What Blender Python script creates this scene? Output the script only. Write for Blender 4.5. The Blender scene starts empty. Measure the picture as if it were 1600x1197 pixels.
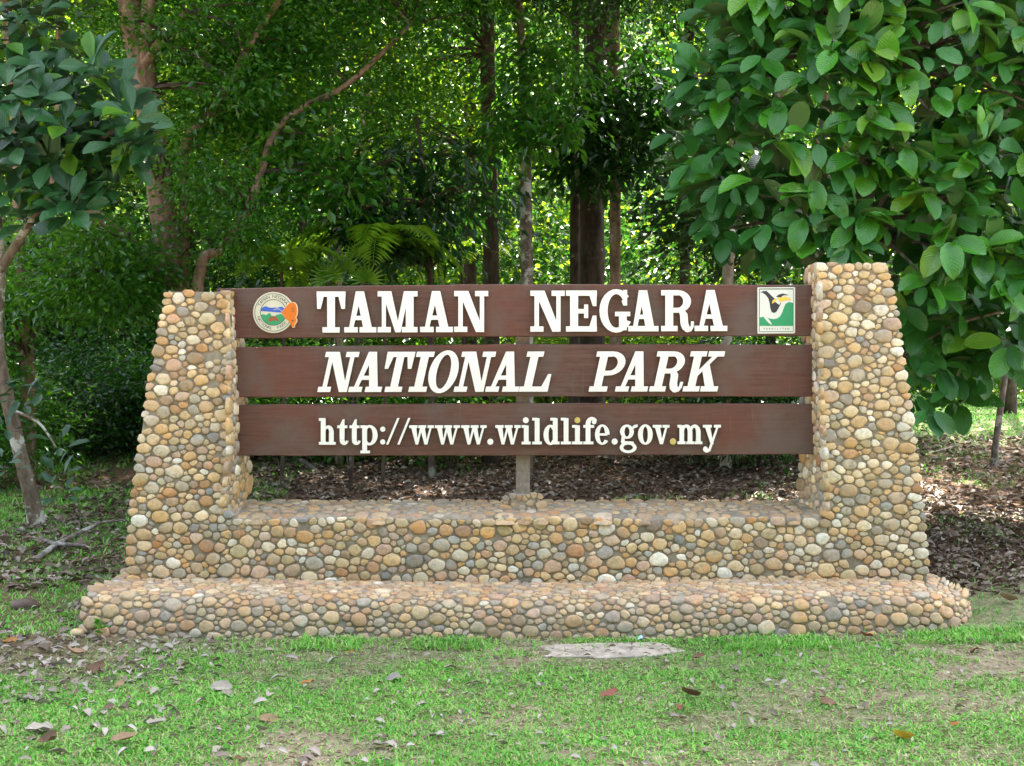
import bpy, math, random
import numpy as np
from mathutils import Vector, Matrix
from mathutils.geometry import delaunay_2d_cdt

# ------------------------------------------------------------------ camera, sky, sun, exposure
S = bpy.context.scene
COL = S.collection
F = 1570.0            # focal length in photo pixels (photo 1600 wide)
CAMZ = 1.6
cam_d = bpy.data.cameras.new('camera'); cam_d.sensor_width = 36; cam_d.lens = 36 * F / 1600
cam_d.clip_start = .1; cam_d.clip_end = 2000
cam = bpy.data.objects.new('camera', cam_d); COL.objects.link(cam)
cam.location = (0, 0, CAMZ); cam.rotation_euler = (math.pi / 2, 0, 0)
S.camera = cam

SUN_EL, SUN_AZ = math.radians(60), math.radians(24)
W = bpy.data.worlds.new('World'); S.world = W; W.use_nodes = True
wn = W.node_tree.nodes; bg = wn['Background']
sky = wn.new('ShaderNodeTexSky'); sky.sky_type = 'NISHITA'; sky.sun_disc = False
sky.sun_elevation = SUN_EL; sky.sun_rotation = SUN_AZ
sky.air_density = 1.0; sky.dust_density = 4.0; sky.ozone_density = 1.0
hs = wn.new('ShaderNodeHueSaturation'); hs.inputs['Saturation'].default_value = .62
W.node_tree.links.new(sky.outputs[0], hs.inputs['Color'])
W.node_tree.links.new(hs.outputs[0], bg.inputs[0]); bg.inputs[1].default_value = .12
sun_d = bpy.data.lights.new('sun', 'SUN'); sun_d.energy = 5.0; sun_d.angle = math.radians(.53); sun_d.color = (1, .95, .86)
sun = bpy.data.objects.new('sun', sun_d); COL.objects.link(sun)
sdir = Vector((math.cos(SUN_EL) * math.sin(SUN_AZ), math.cos(SUN_EL) * math.cos(SUN_AZ), math.sin(SUN_EL)))
sun.rotation_euler = sdir.to_track_quat('Z', 'Y').to_euler(); sun.location = (0, 0, 40)
S.view_settings.view_transform = 'Standard'; S.view_settings.look = 'None'
S.view_settings.gamma = 1; S.view_settings.use_curve_mapping = False
S.view_settings.exposure = 3.15
S.render.engine = 'CYCLES'
cy = S.cycles; cy.max_bounces = 7; cy.diffuse_bounces = 4; cy.glossy_bounces = 2; cy.transmission_bounces = 4
cy.transparent_max_bounces = 4; cy.use_denoising = True; cy.caustics_reflective = False; cy.caustics_refractive = False
cy.sample_clamp_indirect = 6

RNG = np.random.default_rng(11)
random.seed(5)

# ------------------------------------------------------------------ helpers
def P(px, py, Y):
    return Vector(((px - 800) * Y / F, Y, CAMZ + (598.5 - py) * Y / F))

def sstep(a, b, x):
    t = np.clip((x - a) / (b - a), 0, 1); return t * t * (3 - 2 * t)

_NT = np.random.default_rng(3).random((64, 64))
def vnoise(x, y):
    x = np.asarray(x, float); y = np.asarray(y, float)
    xi = np.floor(x).astype(int); yi = np.floor(y).astype(int); fx = x - xi; fy = y - yi
    fx = fx * fx * (3 - 2 * fx); fy = fy * fy * (3 - 2 * fy)
    g = lambda a, b: _NT[a % 64, b % 64]
    return (g(xi, yi) * (1 - fx) + g(xi + 1, yi) * fx) * (1 - fy) + (g(xi, yi + 1) * (1 - fx) + g(xi + 1, yi + 1) * fx) * fy
def fbm(x, y):
    return .5 * vnoise(x, y) + .3 * vnoise(x * 2.1 + 7, y * 2.1 + 3) + .2 * vnoise(x * 4.3 + 1, y * 4.3 + 9)

def ground_z(X, Y):
    X = np.asarray(X, float); Y = np.asarray(Y, float)
    z = .05 * sstep(1.2, 3.2, X) + .02 * sstep(-2.0, -3.2, X) + .11 * sstep(2.2, 6, X) * sstep(4.5, 8, Y)
    z = z + .062 * (np.clip(Y, 8.5, 32) - 8.5) - .035 * np.clip(Y - 20, 0, 12)
    z = z + .05 * (fbm(X * .5, Y * .5) - .5) * sstep(7.6, 10, Y) + .02 * (fbm(X * 1.7 + 5, Y * 1.7) - .5)
    return z
def gz(X, Y): return float(ground_z(X, Y))

def pydata(name, verts, faces, mat=None, parent=None, smooth=False, col=None, uv=None):
    me = bpy.data.meshes.new(name); me.from_pydata([tuple(v) for v in verts], [], faces)
    if smooth: me.polygons.foreach_set('use_smooth', [True] * len(me.polygons))
    if col is not None:
        a = me.attributes.new('tint', 'FLOAT_COLOR', 'POINT'); a.data.foreach_set('color', np.asarray(col, np.float32).ravel())
    me.update(); return link(name, me, mat, parent)

def link(name, me, mat=None, parent=None):
    o = bpy.data.objects.new(name, me)
    if mat is not None:
        for m in (mat if isinstance(mat, (list, tuple)) else [mat]):
            if len(me.materials) < (len(mat) if isinstance(mat, (list, tuple)) else 1): me.materials.append(m)
    COL.objects.link(o)
    if parent is not None:
        o.parent = parent; o.matrix_parent_inverse = Matrix.Identity(4)
        # children are built in world coordinates: cancel the parent's location
        par = parent; off = Vector((0, 0, 0))
        while par is not None: off += par.location; par = par.parent
        o.location = -off
    return o

def np_mesh(name, V, T, mat, parent=None, smooth=False, uv=None):
    """V (n,3), T (m,3) triangles, uv (m*3,2)"""
    me = bpy.data.meshes.new(name)
    V = np.ascontiguousarray(V, np.float32); T = np.ascontiguousarray(T, np.int32)
    me.vertices.add(len(V)); me.vertices.foreach_set('co', V.ravel())
    me.loops.add(T.size); me.loops.foreach_set('vertex_index', T.ravel())
    me.polygons.add(len(T)); me.polygons.foreach_set('loop_start', np.arange(0, T.size, 3, dtype=np.int32))
    me.polygons.foreach_set('loop_total', np.full(len(T), 3, np.int32))
    if smooth: me.polygons.foreach_set('use_smooth', np.ones(len(T), bool))
    if uv is not None:
        l = me.uv_layers.new(name='UVMap'); l.data.foreach_set('uv', np.ascontiguousarray(uv, np.float32).ravel())
    me.update(calc_edges=True); me.validate()
    return link(name, me, mat, parent)

def thing(name, loc, label, cat, group=None):
    o = bpy.data.objects.new(name, None); o.empty_display_size = .1; o.location = loc; COL.objects.link(o)
    o['label'] = label; o['category'] = cat
    if group: o['group'] = group
    return o
def tag(o, label=None, cat=None, group=None, kind=None):
    if label: o['label'] = label
    if cat: o['category'] = cat
    if group: o['group'] = group
    if kind: o['kind'] = kind
    return o

def unit(a): return a / np.maximum(np.linalg.norm(a, axis=-1, keepdims=True), 1e-9)

# ------------------------------------------------------------------ materials
class NT:
    def __init__(s, name):
        s.m = bpy.data.materials.new(name); s.m.use_nodes = True; s.t = s.m.node_tree; s.b = s.t.nodes['Principled BSDF']; s.out = s.t.nodes['Material Output']
    def n(s, typ, **kw):
        n = s.t.nodes.new(typ)
        for k, v in kw.items():
            if k.startswith('i_'): n.inputs[k[2:].replace('_', ' ')].default_value = v
            else: setattr(n, k, v)
        return n
    def l(s, a, b): s.t.links.new(a, b)
    def noise(s, scale, detail=4, rough=.6, coord='Object', vec=None):
        n = s.n('ShaderNodeTexNoise'); n.inputs['Scale'].default_value = scale; n.inputs['Detail'].default_value = detail; n.inputs['Roughness'].default_value = rough
        if vec is None:
            tc = s.n('ShaderNodeTexCoord'); vec = tc.outputs[coord]
        s.l(vec, n.inputs['Vector']); return n.outputs[0]
    def ramp(s, fac, stops):
        r = s.n('ShaderNodeValToRGB'); e = r.color_ramp.elements
        while len(e) < len(stops): e.new(.5)
        for el, (p, c) in zip(e, stops): el.position = p; el.color = (*c, 1) if len(c) == 3 else c
        s.l(fac, r.inputs[0]); return r.outputs[0]
    def mix(s, fac, a, b, mode='MIX'):
        m = s.n('ShaderNodeMix', data_type='RGBA', blend_type=mode)
        for sock, v in ((m.inputs[0], fac), (m.inputs[6], a), (m.inputs[7], b)):
            if hasattr(v, 'is_linked'): s.l(v, sock)
            elif isinstance(v, (int, float)): sock.default_value = v
            else: sock.default_value = (*v, 1)
        return m.outputs[2]
    def bump(s, h, strength=.4, dist=.01):
        b = s.n('ShaderNodeBump'); b.inputs['Strength'].default_value = strength; b.inputs['Distance'].default_value = dist
        s.l(h, b.inputs['Height']); s.l(b.outputs[0], s.b.inputs['Normal'])
    def set(s, **kw):
        for k, v in kw.items(): s.b.inputs[k.replace('_', ' ')].default_value = v

def m_leaf(name, cols, trans=(.25, .42, .04), tw=.35, rough=.42, spec=.5, veins=False, island=True, under=None):
    k = NT(name)
    if island: rnd = k.n('ShaderNodeNewGeometry').outputs['Random Per Island']
    else: rnd = k.n('ShaderNodeObjectInfo').outputs['Random']
    nc = len(cols)
    c = k.ramp(rnd, [(i / max(nc - 1, 1), cc) for i, cc in enumerate(cols)])
    big = k.noise(1.3, 2, .5)
    c = k.mix(.5, c, k.ramp(big, [(.3, (.62, .66, .6)), (.7, (1.35, 1.3, 1.25))]), 'MULTIPLY')
    if veins:
        uv = k.n('ShaderNodeUVMap'); sep = k.n('ShaderNodeSeparateXYZ'); k.l(uv.outputs[0], sep.inputs[0])
        ab = k.n('ShaderNodeMath', operation='ABSOLUTE'); k.l(sep.outputs[1], ab.inputs[0])
        mm = k.n('ShaderNodeMath', operation='MULTIPLY_ADD'); k.l(ab.outputs[0], mm.inputs[0]); mm.inputs[1].default_value = -.38; k.l(sep.outputs[0], mm.inputs[2])
        m2 = k.n('ShaderNodeMath', operation='MULTIPLY'); k.l(mm.outputs[0], m2.inputs[0]); m2.inputs[1].default_value = 62.8
        sn = k.n('ShaderNodeMath', operation='SINE'); k.l(m2.outputs[0], sn.inputs[0])
        vein = k.ramp(sn.outputs[0], [(.86, (0, 0, 0)), (1, (1, 1, 1))])
        mid = k.ramp(ab.outputs[0], [(.0, (1, 1, 1)), (.07, (0, 0, 0))])
        al = k.mix(1.0, vein, mid, 'LIGHTEN')
        sc = k.mix(.28, c, (.12, .26, .08))
        f = k.n('ShaderNodeRGBToBW'); k.l(al, f.inputs[0])
        c = k.mix(f.outputs[0], c, sc)
        k.bump(sn.outputs[0], .25, .004)
        sp = k.noise(5.5, 5, .7)
        c = k.mix(k.ramp(sp, [(.68, (0, 0, 0)), (.71, (.85, .85, .85))]), c, (.10, .06, .022))
    if under is not None:
        bf = k.n('ShaderNodeNewGeometry').outputs['Backfacing']
        c = k.mix(bf, c, under)
    k.l(c, k.b.inputs['Base Color']); k.set(Roughness=rough, Specular_IOR_Level=spec)
    tr = k.n('ShaderNodeBsdfTranslucent'); k.l(k.mix(.55, c, trans), tr.inputs[0])
    mx = k.n('ShaderNodeMixShader'); mx.inputs[0].default_value = tw
    k.l(k.b.outputs[0], mx.inputs[1]); k.l(tr.outputs[0], mx.inputs[2]); k.l(mx.outputs[0], k.out.inputs[0])
    return k.m

def m_bark(name, dark, mid, light, lichen=None, lam=.58, scale=9):
    k = NT(name)
    tc = k.n('ShaderNodeTexCoord'); mp = k.n('ShaderNodeMapping'); mp.inputs['Scale'].default_value = (1, 1, .45); k.l(tc.outputs['Object'], mp.inputs[0])
    n1 = k.noise(scale, 6, .7, vec=mp.outputs[0])
    c = k.ramp(n1, [(.3, dark), (.5, mid), (.68, light)])
    n2 = k.noise(3.2, 5, .65)
    if lichen: c = k.mix(k.ramp(n2, [(lam, (0, 0, 0)), (lam + .05, (1, 1, 1))]), c, lichen)
    mp2 = k.n('ShaderNodeMapping'); mp2.inputs['Scale'].default_value = (1.2, 1.2, 14); k.l(tc.outputs['Object'], mp2.inputs[0])
    n3 = k.noise(2.2, 3, .6, vec=mp2.outputs[0])
    c = k.mix(k.ramp(n3, [(.58, (0, 0, 0)), (.7, (.5, .5, .5))]), c, dark)
    k.l(c, k.b.inputs['Base Color']); k.set(Roughness=.9, Specular_IOR_Level=.2); k.bump(n1, .7, .03)
    return k.m

def m_stone():
    k = NT('river_stone')
    a = k.n('ShaderNodeAttribute', attribute_name='tint').outputs['Color']
    n1 = k.noise(18, 6, .7); n2 = k.noise(70, 3, .6); n3 = k.noise(2.2, 5, .7)
    c = k.mix(.75, a, k.ramp(n1, [(.3, (.62, .58, .54)), (.52, (1, 1, 1)), (.72, (1.25, 1.2, 1.12))]), 'MULTIPLY')
    c = k.mix(.5, c, k.ramp(n2, [(.35, (.75, .74, .72)), (.65, (1.15, 1.15, 1.15))]), 'MULTIPLY')
    n5 = k.noise(9, 5, .65)
    c = k.mix(k.ramp(n5, [(.5, (0, 0, 0)), (.68, (.55, .55, .55))]), c, k.mix(1.0, c, (1.05, .70, .38), 'MULTIPLY'))
    n6 = k.noise(13, 6, .75)
    c = k.mix(k.ramp(n6, [(.56, (0, 0, 0)), (.68, (.6, .6, .6))]), c, k.mix(1.0, c, (.5, .46, .42), 'MULTIPLY'))
    c = k.mix(k.ramp(n3, [(.63, (0, 0, 0)), (.74, (.45, .45, .45))]), c, (.09, .085, .07))
    k.l(c, k.b.inputs['Base Color']); k.set(Roughness=.68, Specular_IOR_Level=.35); k.bump(n1, .35, .012)
    return k.m

def m_mortar():
    k = NT('mortar')
    n1 = k.noise(9, 6, .7); n2 = k.noise(60, 4, .7); n3 = k.noise(1.6, 4, .6)
    c = k.ramp(n1, [(.3, (.17, .14, .10)), (.5, (.28, .24, .18)), (.72, (.38, .34, .28))])
    c = k.mix(k.ramp(n3, [(.5, (0, 0, 0)), (.7, (.6, .6, .6))]), c, (.15, .125, .095))
    k.l(c, k.b.inputs['Base Color']); k.set(Roughness=.95, Specular_IOR_Level=.15)
    k.bump(n2, .6, .012)
    return k.m

def m_board():
    k = NT('brown_stained_wood')
    tc = k.n('ShaderNodeTexCoord'); mp = k.n('ShaderNodeMapping'); mp.inputs['Scale'].default_value = (.55, 4, 9); k.l(tc.outputs['Object'], mp.inputs[0])
    n1 = k.noise(5, 8, .72, vec=mp.outputs[0]); n2 = k.noise(1.1, 4, .6)
    c = k.ramp(n1, [(.26, (.046, .020, .015)), (.5, (.094, .040, .030)), (.75, (.15, .076, .060))])
    c = k.mix(k.ramp(n2, [(.45, (0, 0, 0)), (.66, (.85, .85, .85))]), c, (.125, .038, .024))
    n4 = k.noise(2.3, 5, .65)
    c = k.mix(k.ramp(n4, [(.46, (0, 0, 0)), (.64, (.7, .7, .7))]), c, (.105, .080, .070))
    mp3 = k.n('ShaderNodeMapping'); mp3.inputs['Scale'].default_value = (9, 1, .6); k.l(tc.outputs['Object'], mp3.inputs[0])
    n5 = k.noise(3, 5, .65, vec=mp3.outputs[0])
    c = k.mix(k.ramp(n5, [(.6, (0, 0, 0)), (.78, (.3, .3, .3))]), c, (.2, .16, .135))
    k.l(c, k.b.inputs['Base Color']); k.set(Roughness=.5, Specular_IOR_Level=.4); k.bump(n1, .2, .006)
    return k.m

def m_plain(name, col, rough=.5, var=.15, scale=14, spec=.4):
    k = NT(name); n = k.noise(scale, 4, .65)
    lo = tuple(v * (1 - var) for v in col); hi = tuple(min(1, v * (1 + var * .5)) for v in col)
    k.l(k.ramp(n, [(.3, lo), (.7, hi)]), k.b.inputs['Base Color']); k.set(Roughness=rough, Specular_IOR_Level=spec)
    return k.m

def m_ground():
    k = NT('ground_soil')
    a = k.n('ShaderNodeAttribute', attribute_name='tint').outputs['Color']
    n1 = k.noise(14, 8, .72); n2 = k.noise(90, 6, .75); n3 = k.noise(2.5, 5, .65)
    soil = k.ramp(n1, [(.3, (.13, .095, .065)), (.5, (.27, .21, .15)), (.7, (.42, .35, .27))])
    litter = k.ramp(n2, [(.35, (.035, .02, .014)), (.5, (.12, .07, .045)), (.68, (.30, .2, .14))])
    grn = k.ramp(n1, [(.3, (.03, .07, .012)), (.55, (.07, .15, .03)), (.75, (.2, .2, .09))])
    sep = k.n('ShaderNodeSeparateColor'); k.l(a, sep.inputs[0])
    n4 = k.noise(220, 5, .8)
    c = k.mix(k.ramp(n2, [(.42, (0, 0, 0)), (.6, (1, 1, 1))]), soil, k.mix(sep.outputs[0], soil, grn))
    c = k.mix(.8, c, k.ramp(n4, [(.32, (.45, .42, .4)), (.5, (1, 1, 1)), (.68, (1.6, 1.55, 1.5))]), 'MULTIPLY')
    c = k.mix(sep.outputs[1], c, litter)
    k.l(c, k.b.inputs['Base Color']); k.set(Roughness=.95, Specular_IOR_Level=.1); k.bump(n2, .6, .02)
    return k.m

M = dict(
    stone=m_stone(), mortar=m_mortar(), board=m_board(), ground=m_ground(),
    letter=m_plain('off_white_letter_paint', (.83, .82, .76), .45, .08),
    letter_edge=m_plain('shadow_dark_letter_edge', (.10, .085, .06), .6, .2),  # sides painted dark, giving the letters a shadow outline
    yellow=m_plain('yellowed_paint', (.55, .45, .13), .45, .1),
    post=m_plain('weathered_grey_timber', (.24, .20, .17), .85, .4, 30, .2),
    concrete=m_plain('pale_concrete', (.38, .33, .27), .95, .45, 12, .1),
    white=m_plain('emblem_white', (.70, .72, .68), .35, .04),
    cream=m_plain('emblem_cream', (.60, .58, .47), .4, .06),
    black=m_plain('emblem_black', (.035, .035, .045), .4, .1),
    dgreen=m_plain('emblem_dark_green_line', (.05, .10, .05), .4, .1),
    green=m_plain('emblem_green', (.03, .30, .13), .4, .06),
    blue=m_plain('emblem_blue', (.045, .12, .50), .4, .06),
    brown=m_plain('emblem_brown', (.30, .09, .035), .4, .06),
    orange=m_plain('emblem_orange', (.66, .16, .012), .4, .05),
    yel=m_plain('emblem_yellow', (.88, .55, .06), .4, .05),
    peach=m_plain('emblem_peach', (.85, .58, .36), .4, .05),
    grass=m_leaf('grass_blade', [(.045, .23, .022), (.09, .36, .038), (.14, .45, .05), (.20, .49, .07), (.29, .49, .10), (.46, .44, .23)], (.2, .55, .04), .3, .5, .3),
    big_leaf=m_leaf('broad_green_leaf', [(.020, .10, .008), (.036, .18, .011), (.055, .24, .014), (.08, .28, .018), (.15, .31, .025)], (.2, .55, .02), .2, .27, .55, True, False, (.075, .14, .05)),
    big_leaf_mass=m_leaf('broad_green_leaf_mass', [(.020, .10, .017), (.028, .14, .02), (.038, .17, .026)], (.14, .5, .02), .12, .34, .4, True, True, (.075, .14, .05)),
    dark_leaf=m_leaf('leathery_dark_leaf', [(.012, .058, .017), (.018, .08, .021), (.028, .105, .028), (.022, .09, .024)], (.08, .22, .02), .12, .3, .42, True, False, (.05, .09, .04)),
    new_leaf=m_leaf('fresh_lime_leaf', [(.07, .22, .02), (.11, .27, .02)], (.3, .6, .03), .35, .4, .45, True, False),
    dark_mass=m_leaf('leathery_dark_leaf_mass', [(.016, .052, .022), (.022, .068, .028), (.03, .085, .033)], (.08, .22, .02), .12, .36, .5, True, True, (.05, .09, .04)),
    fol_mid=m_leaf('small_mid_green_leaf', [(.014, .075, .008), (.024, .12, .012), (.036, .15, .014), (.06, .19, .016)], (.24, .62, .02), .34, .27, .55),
    fol_lite=m_leaf('sunlit_tone_leaf', [(.035, .11, .008), (.065, .18, .012), (.10, .23, .014), (.14, .25, .018)], (.5, .72, .02), .5, .27, .55),  # sunlit glow put into the leaf colour and translucency
    fol_dark=m_leaf('deep_green_shade_leaf', [(.008, .036, .008), (.014, .055, .010), (.022, .075, .012)], (.1, .35, .02), .28, .27, .55),  # dark leaf; its colour also carries the shade of shrubs and far forest
    fol_can=m_leaf('canopy_leaf', [(.015, .05, .01), (.03, .08, .015)], (.12, .3, .02), .15, .5, .4),
    palm=m_leaf('sunlit_tone_palm_leaflet', [(.09, .24, .015), (.14, .32, .02), (.2, .36, .03)], (.6, .85, .04), .5, .3, .55),  # sun on the fronds put into colour and translucency
    red_bark=m_bark('reddish_bark', (.08, .05, .033), (.23, .15, .10), (.36, .26, .185), (.42, .38, .31), .62, 11),
    dark_bark=m_bark('dark_brown_bark', (.026, .019, .014), (.07, .05, .036), (.125, .092, .066), (.24, .24, .18), .62, 8),
    lichen_bark=m_bark('lichen_spotted_bark', (.06, .045, .032), (.15, .115, .08), (.25, .2, .15), (.46, .45, .39), .52, 13),
    grey_bark=m_bark('grey_bark', (.06, .05, .04), (.16, .13, .11), (.28, .24, .21), (.42, .39, .35), .58, 13),
    pale_bark=m_bark('pale_bark', (.14, .11, .08), (.33, .27, .2), (.45, .38, .3), (.5, .47, .4), .6, 9),
    scrap=m_leaf('bleached_leaf', [(.12, .085, .065), (.24, .19, .16), (.33, .28, .25), (.40, .36, .33)], (.3, .25, .2), .1, .7, .2),
    straw=m_leaf('dry_straw', [(.16, .11, .07), (.34, .27, .17), (.5, .42, .28)], (.4, .3, .2), .1, .7, .2),
    litter=m_leaf('dry_leaf_litter', [(.035, .021, .015), (.09, .055, .036), (.155, .105, .075), (.25, .19, .145), (.33, .28, .24)], (.3, .2, .1), .12, .6, .3),
)

# ------------------------------------------------------------------ ground sheet
def build_ground():
    xs = np.concatenate([[-600, -250, -120, -70, -45], np.arange(-30, -8, 1.0), np.arange(-8, 8, .2), np.arange(8, 31, 1.0), [45, 70, 120, 250, 600]])
    ys = np.concatenate([[-300, -100, -40, -20, -10, -5, -2, 0, 1, 2, 3], np.arange(3.5, 14, .2), np.arange(14, 45, .7), [50, 60, 80, 120, 200, 400, 900]])
    XX, YY = np.meshgrid(xs, ys); Z = ground_z(XX, YY)
    # tint: r = grass, g = litter
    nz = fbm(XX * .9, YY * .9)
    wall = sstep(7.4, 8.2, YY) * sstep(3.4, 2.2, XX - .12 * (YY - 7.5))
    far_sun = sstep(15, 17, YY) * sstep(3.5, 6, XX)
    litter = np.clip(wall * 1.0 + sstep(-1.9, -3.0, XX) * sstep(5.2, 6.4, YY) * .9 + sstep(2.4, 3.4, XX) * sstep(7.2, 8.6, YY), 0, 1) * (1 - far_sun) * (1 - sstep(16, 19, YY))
    grass = np.clip(.75 * sstep(.36, .5, nz) + .25, 0, 1) * sstep(2.0, 3.2, YY)      # unseen bare earth added round the viewer for warm bounce light
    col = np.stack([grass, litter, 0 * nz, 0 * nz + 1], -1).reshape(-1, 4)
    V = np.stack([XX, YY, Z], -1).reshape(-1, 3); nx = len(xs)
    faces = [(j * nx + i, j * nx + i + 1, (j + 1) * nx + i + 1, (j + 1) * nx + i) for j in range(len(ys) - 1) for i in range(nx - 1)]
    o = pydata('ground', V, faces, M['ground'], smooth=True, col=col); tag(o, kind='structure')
build_ground()

def build_hill():  # hill added to close the sky gaps behind the trees
    k = NT('hillside_painted_glints'); n1 = k.noise(.55, 8, .75); n2 = k.noise(2.6, 6, .75)
    c = k.ramp(n1, [(.34, (.03, .07, .008)), (.5, (.10, .20, .016)), (.66, (.26, .36, .04))])  # sunlit and dark greens painted in, as glints between the leaves
    c = k.mix(.8, c, k.ramp(n2, [(.35, (.25, .3, .25)), (.5, (1, 1, 1)), (.65, (1.5, 1.5, 1.3))]), 'MULTIPLY')
    k.l(c, k.b.inputs['Base Color']); k.set(Roughness=.9, Specular_IOR_Level=.1); k.bump(n2, 1.0, .6)
    xs = np.linspace(-160, 160, 81); ys = np.linspace(56, 200, 31); XX, YY = np.meshgrid(xs, ys)
    Z = .9 + 62 * sstep(54, 150, YY) ** .85 * (1 - .25 * np.abs(XX) / 160) + 5 * (fbm(XX * .09, YY * .09) - .5) * sstep(56, 66, YY)
    Z[0] -= 3
    o = pydata('backdrop_hill', np.stack([XX, YY, Z], -1).reshape(-1, 3), [(j * 81 + i, j * 81 + i + 1, (j + 1) * 81 + i + 1, (j + 1) * 81 + i) for j in range(30) for i in range(80)], k.m, smooth=True); tag(o, kind='structure')
build_hill()

# ------------------------------------------------------------------ stone packing
PAL = 1.24 * np.array([(.42, .31, .18), (.43, .28, .13), (.36, .20, .095), (.31, .285, .235), (.245, .25, .245), (.52, .46, .35), (.58, .56, .50), (.40, .275, .20), (.33, .275, .165), (.27, .19, .125), (.50, .38, .22), (.16, .165, .17)])
PW = dict(front=np.array([17, 11, 7, 14, 8, 13, 6, 9, 14, 11, 9, 2.5]), right=np.array([17, 12, 6, 10, 5, 20, 12, 7, 11, 7, 12, 1.5]),
          plinth=np.array([18, 12, 8, 11, 7, 5, 2, 12, 15, 10, 14, 2]), top=np.array([22, 14, 6, 12, 4, 6, 2, 6, 16, 9, 18, 1]))

def pack(inside, bbox, base, rng, anis=1.3, tries=26000, lo=.68, hi=1.45):
    """random stones of unequal size filling a region; returns list of (centre, angles->radius outline)"""
    x0, y0, x1, y1 = bbox
    pts = np.zeros((0, 2)); rad = np.zeros(0)
    for k in range(tries):
        p = np.array((rng.uniform(x0, x1), rng.uniform(y0, y1) ))
        if not inside(p): continue
        r = base * (lo + (hi - lo) * rng.random() ** (1.2 + 2.2 * k / tries)) * (1.0 - .22 * k / tries)
        q = p * (1, anis)
        if len(pts):
            d = np.hypot(*(pts - q).T)
            if np.any(d < (rad + r) * .76): continue
        pts = np.vstack([pts, q]); rad = np.append(rad, r)
    cells = []
    for i in range(len(pts)):
        c = pts[i]; R = rad[i] * 2.2
        poly = [c + R * np.array((math.cos(a), math.sin(a))) for a in np.linspace(0, 2 * math.pi, 16, endpoint=False)]
        d = np.hypot(*(pts - c).T); nb = np.argsort(d)[1:22]
        for j in nb:
            e = pts[j] - c; L = np.hypot(*e); e = e / L
            t = (L * L + rad[i] ** 2 - rad[j] ** 2) / (2 * L)
            poly = clip(poly, c, e, t)
            if len(poly) < 3: break
        if len(poly) >= 3: cells.append((c, rad[i], poly))
    return cells, anis

def clip(poly, c, e, t):
    out = []; n = len(poly); s = [float(np.dot(p - c, e)) - t for p in poly]
    for i in range(n):
        a, b = poly[i], poly[(i + 1) % n]; sa, sb = s[i], s[(i + 1) % n]
        if sa <= 0: out.append(a)
        if (sa < 0 < sb) or (sb < 0 < sa): out.append(a + (b - a) * (sa / (sa - sb)))
    return out

def outline(c, poly, n, gap, rng, edges=None):
    c = np.mean(poly, axis=0)
    m = len(poly); th = np.linspace(0, 2 * math.pi, n, endpoint=False) + rng.uniform(0, .6)
    r = np.full(n, 1e9)
    for i in range(m):
        a = poly[i] - c; b = poly[(i + 1) % m] - c; e = b - a; nn = np.array((e[1], -e[0])); L = np.hypot(*nn)
        if L < 1e-9: continue
        nn = nn / L; dd = float(np.dot(nn, a))
        if dd < 0: nn = -nn; dd = -dd
        cs = np.cos(th) * nn[0] + np.sin(th) * nn[1]
        r = np.where(cs > .05, np.minimum(r, max(dd - gap, .2 * dd) / np.maximum(cs, .05)), r)
    rs = .2 * np.roll(r, 1) + .6 * r + .2 * np.roll(r, -1)
    mean = np.mean(np.minimum(r, 1e6))
    r2 = np.minimum(np.minimum(rs, r * 1.08), mean * 1.6)
    r2 = r2 * (1 + .075 * rng.standard_normal(n))
    return c, th, r2

STONES = []   # (name-parent key, visible area, verts, faces, colour)
def stone_mesh(c, th, r, anis, mapf, h, rng, sink=.012):
    n = len(th); V = []
    ox, oy = rng.normal(0, .09, 2) * np.mean(r)
    tx, ty = rng.normal(0, .22, 2)
    for q, (k, hh) in enumerate(((1, -sink), (.91, h * .68), (.68, h * .97))):
        for a, rr in zip(th, r):
            dx, dy = math.cos(a) * rr * k, math.sin(a) * rr * k
            s = (1 - k)
            u = c + np.array((dx + ox * s, dy + oy * s)); u = u / (1, anis)
            tl = 1 + (tx * dx + ty * dy) / max(np.mean(r), 1e-6) * (.7 if q else 0) + (rng.normal(0, .07) if q else 0)
            V.append(mapf(u[0], u[1], hh * (tl if q else 1)))
    u = (c + np.array((ox, oy))) / (1, anis); V.append(mapf(u[0], u[1], h * rng.uniform(.95, 1.05)))
    Fc = []
    for q in (0, 1):
        for i in range(n):
            j = (i + 1) % n; Fc.append((q * n + i, q * n + j, (q + 1) * n + j, (q + 1) * n + i))
    for i in range(n): Fc.append((2 * n + i, 2 * n + (i + 1) % n, 3 * n))
    return V, Fc

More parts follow.
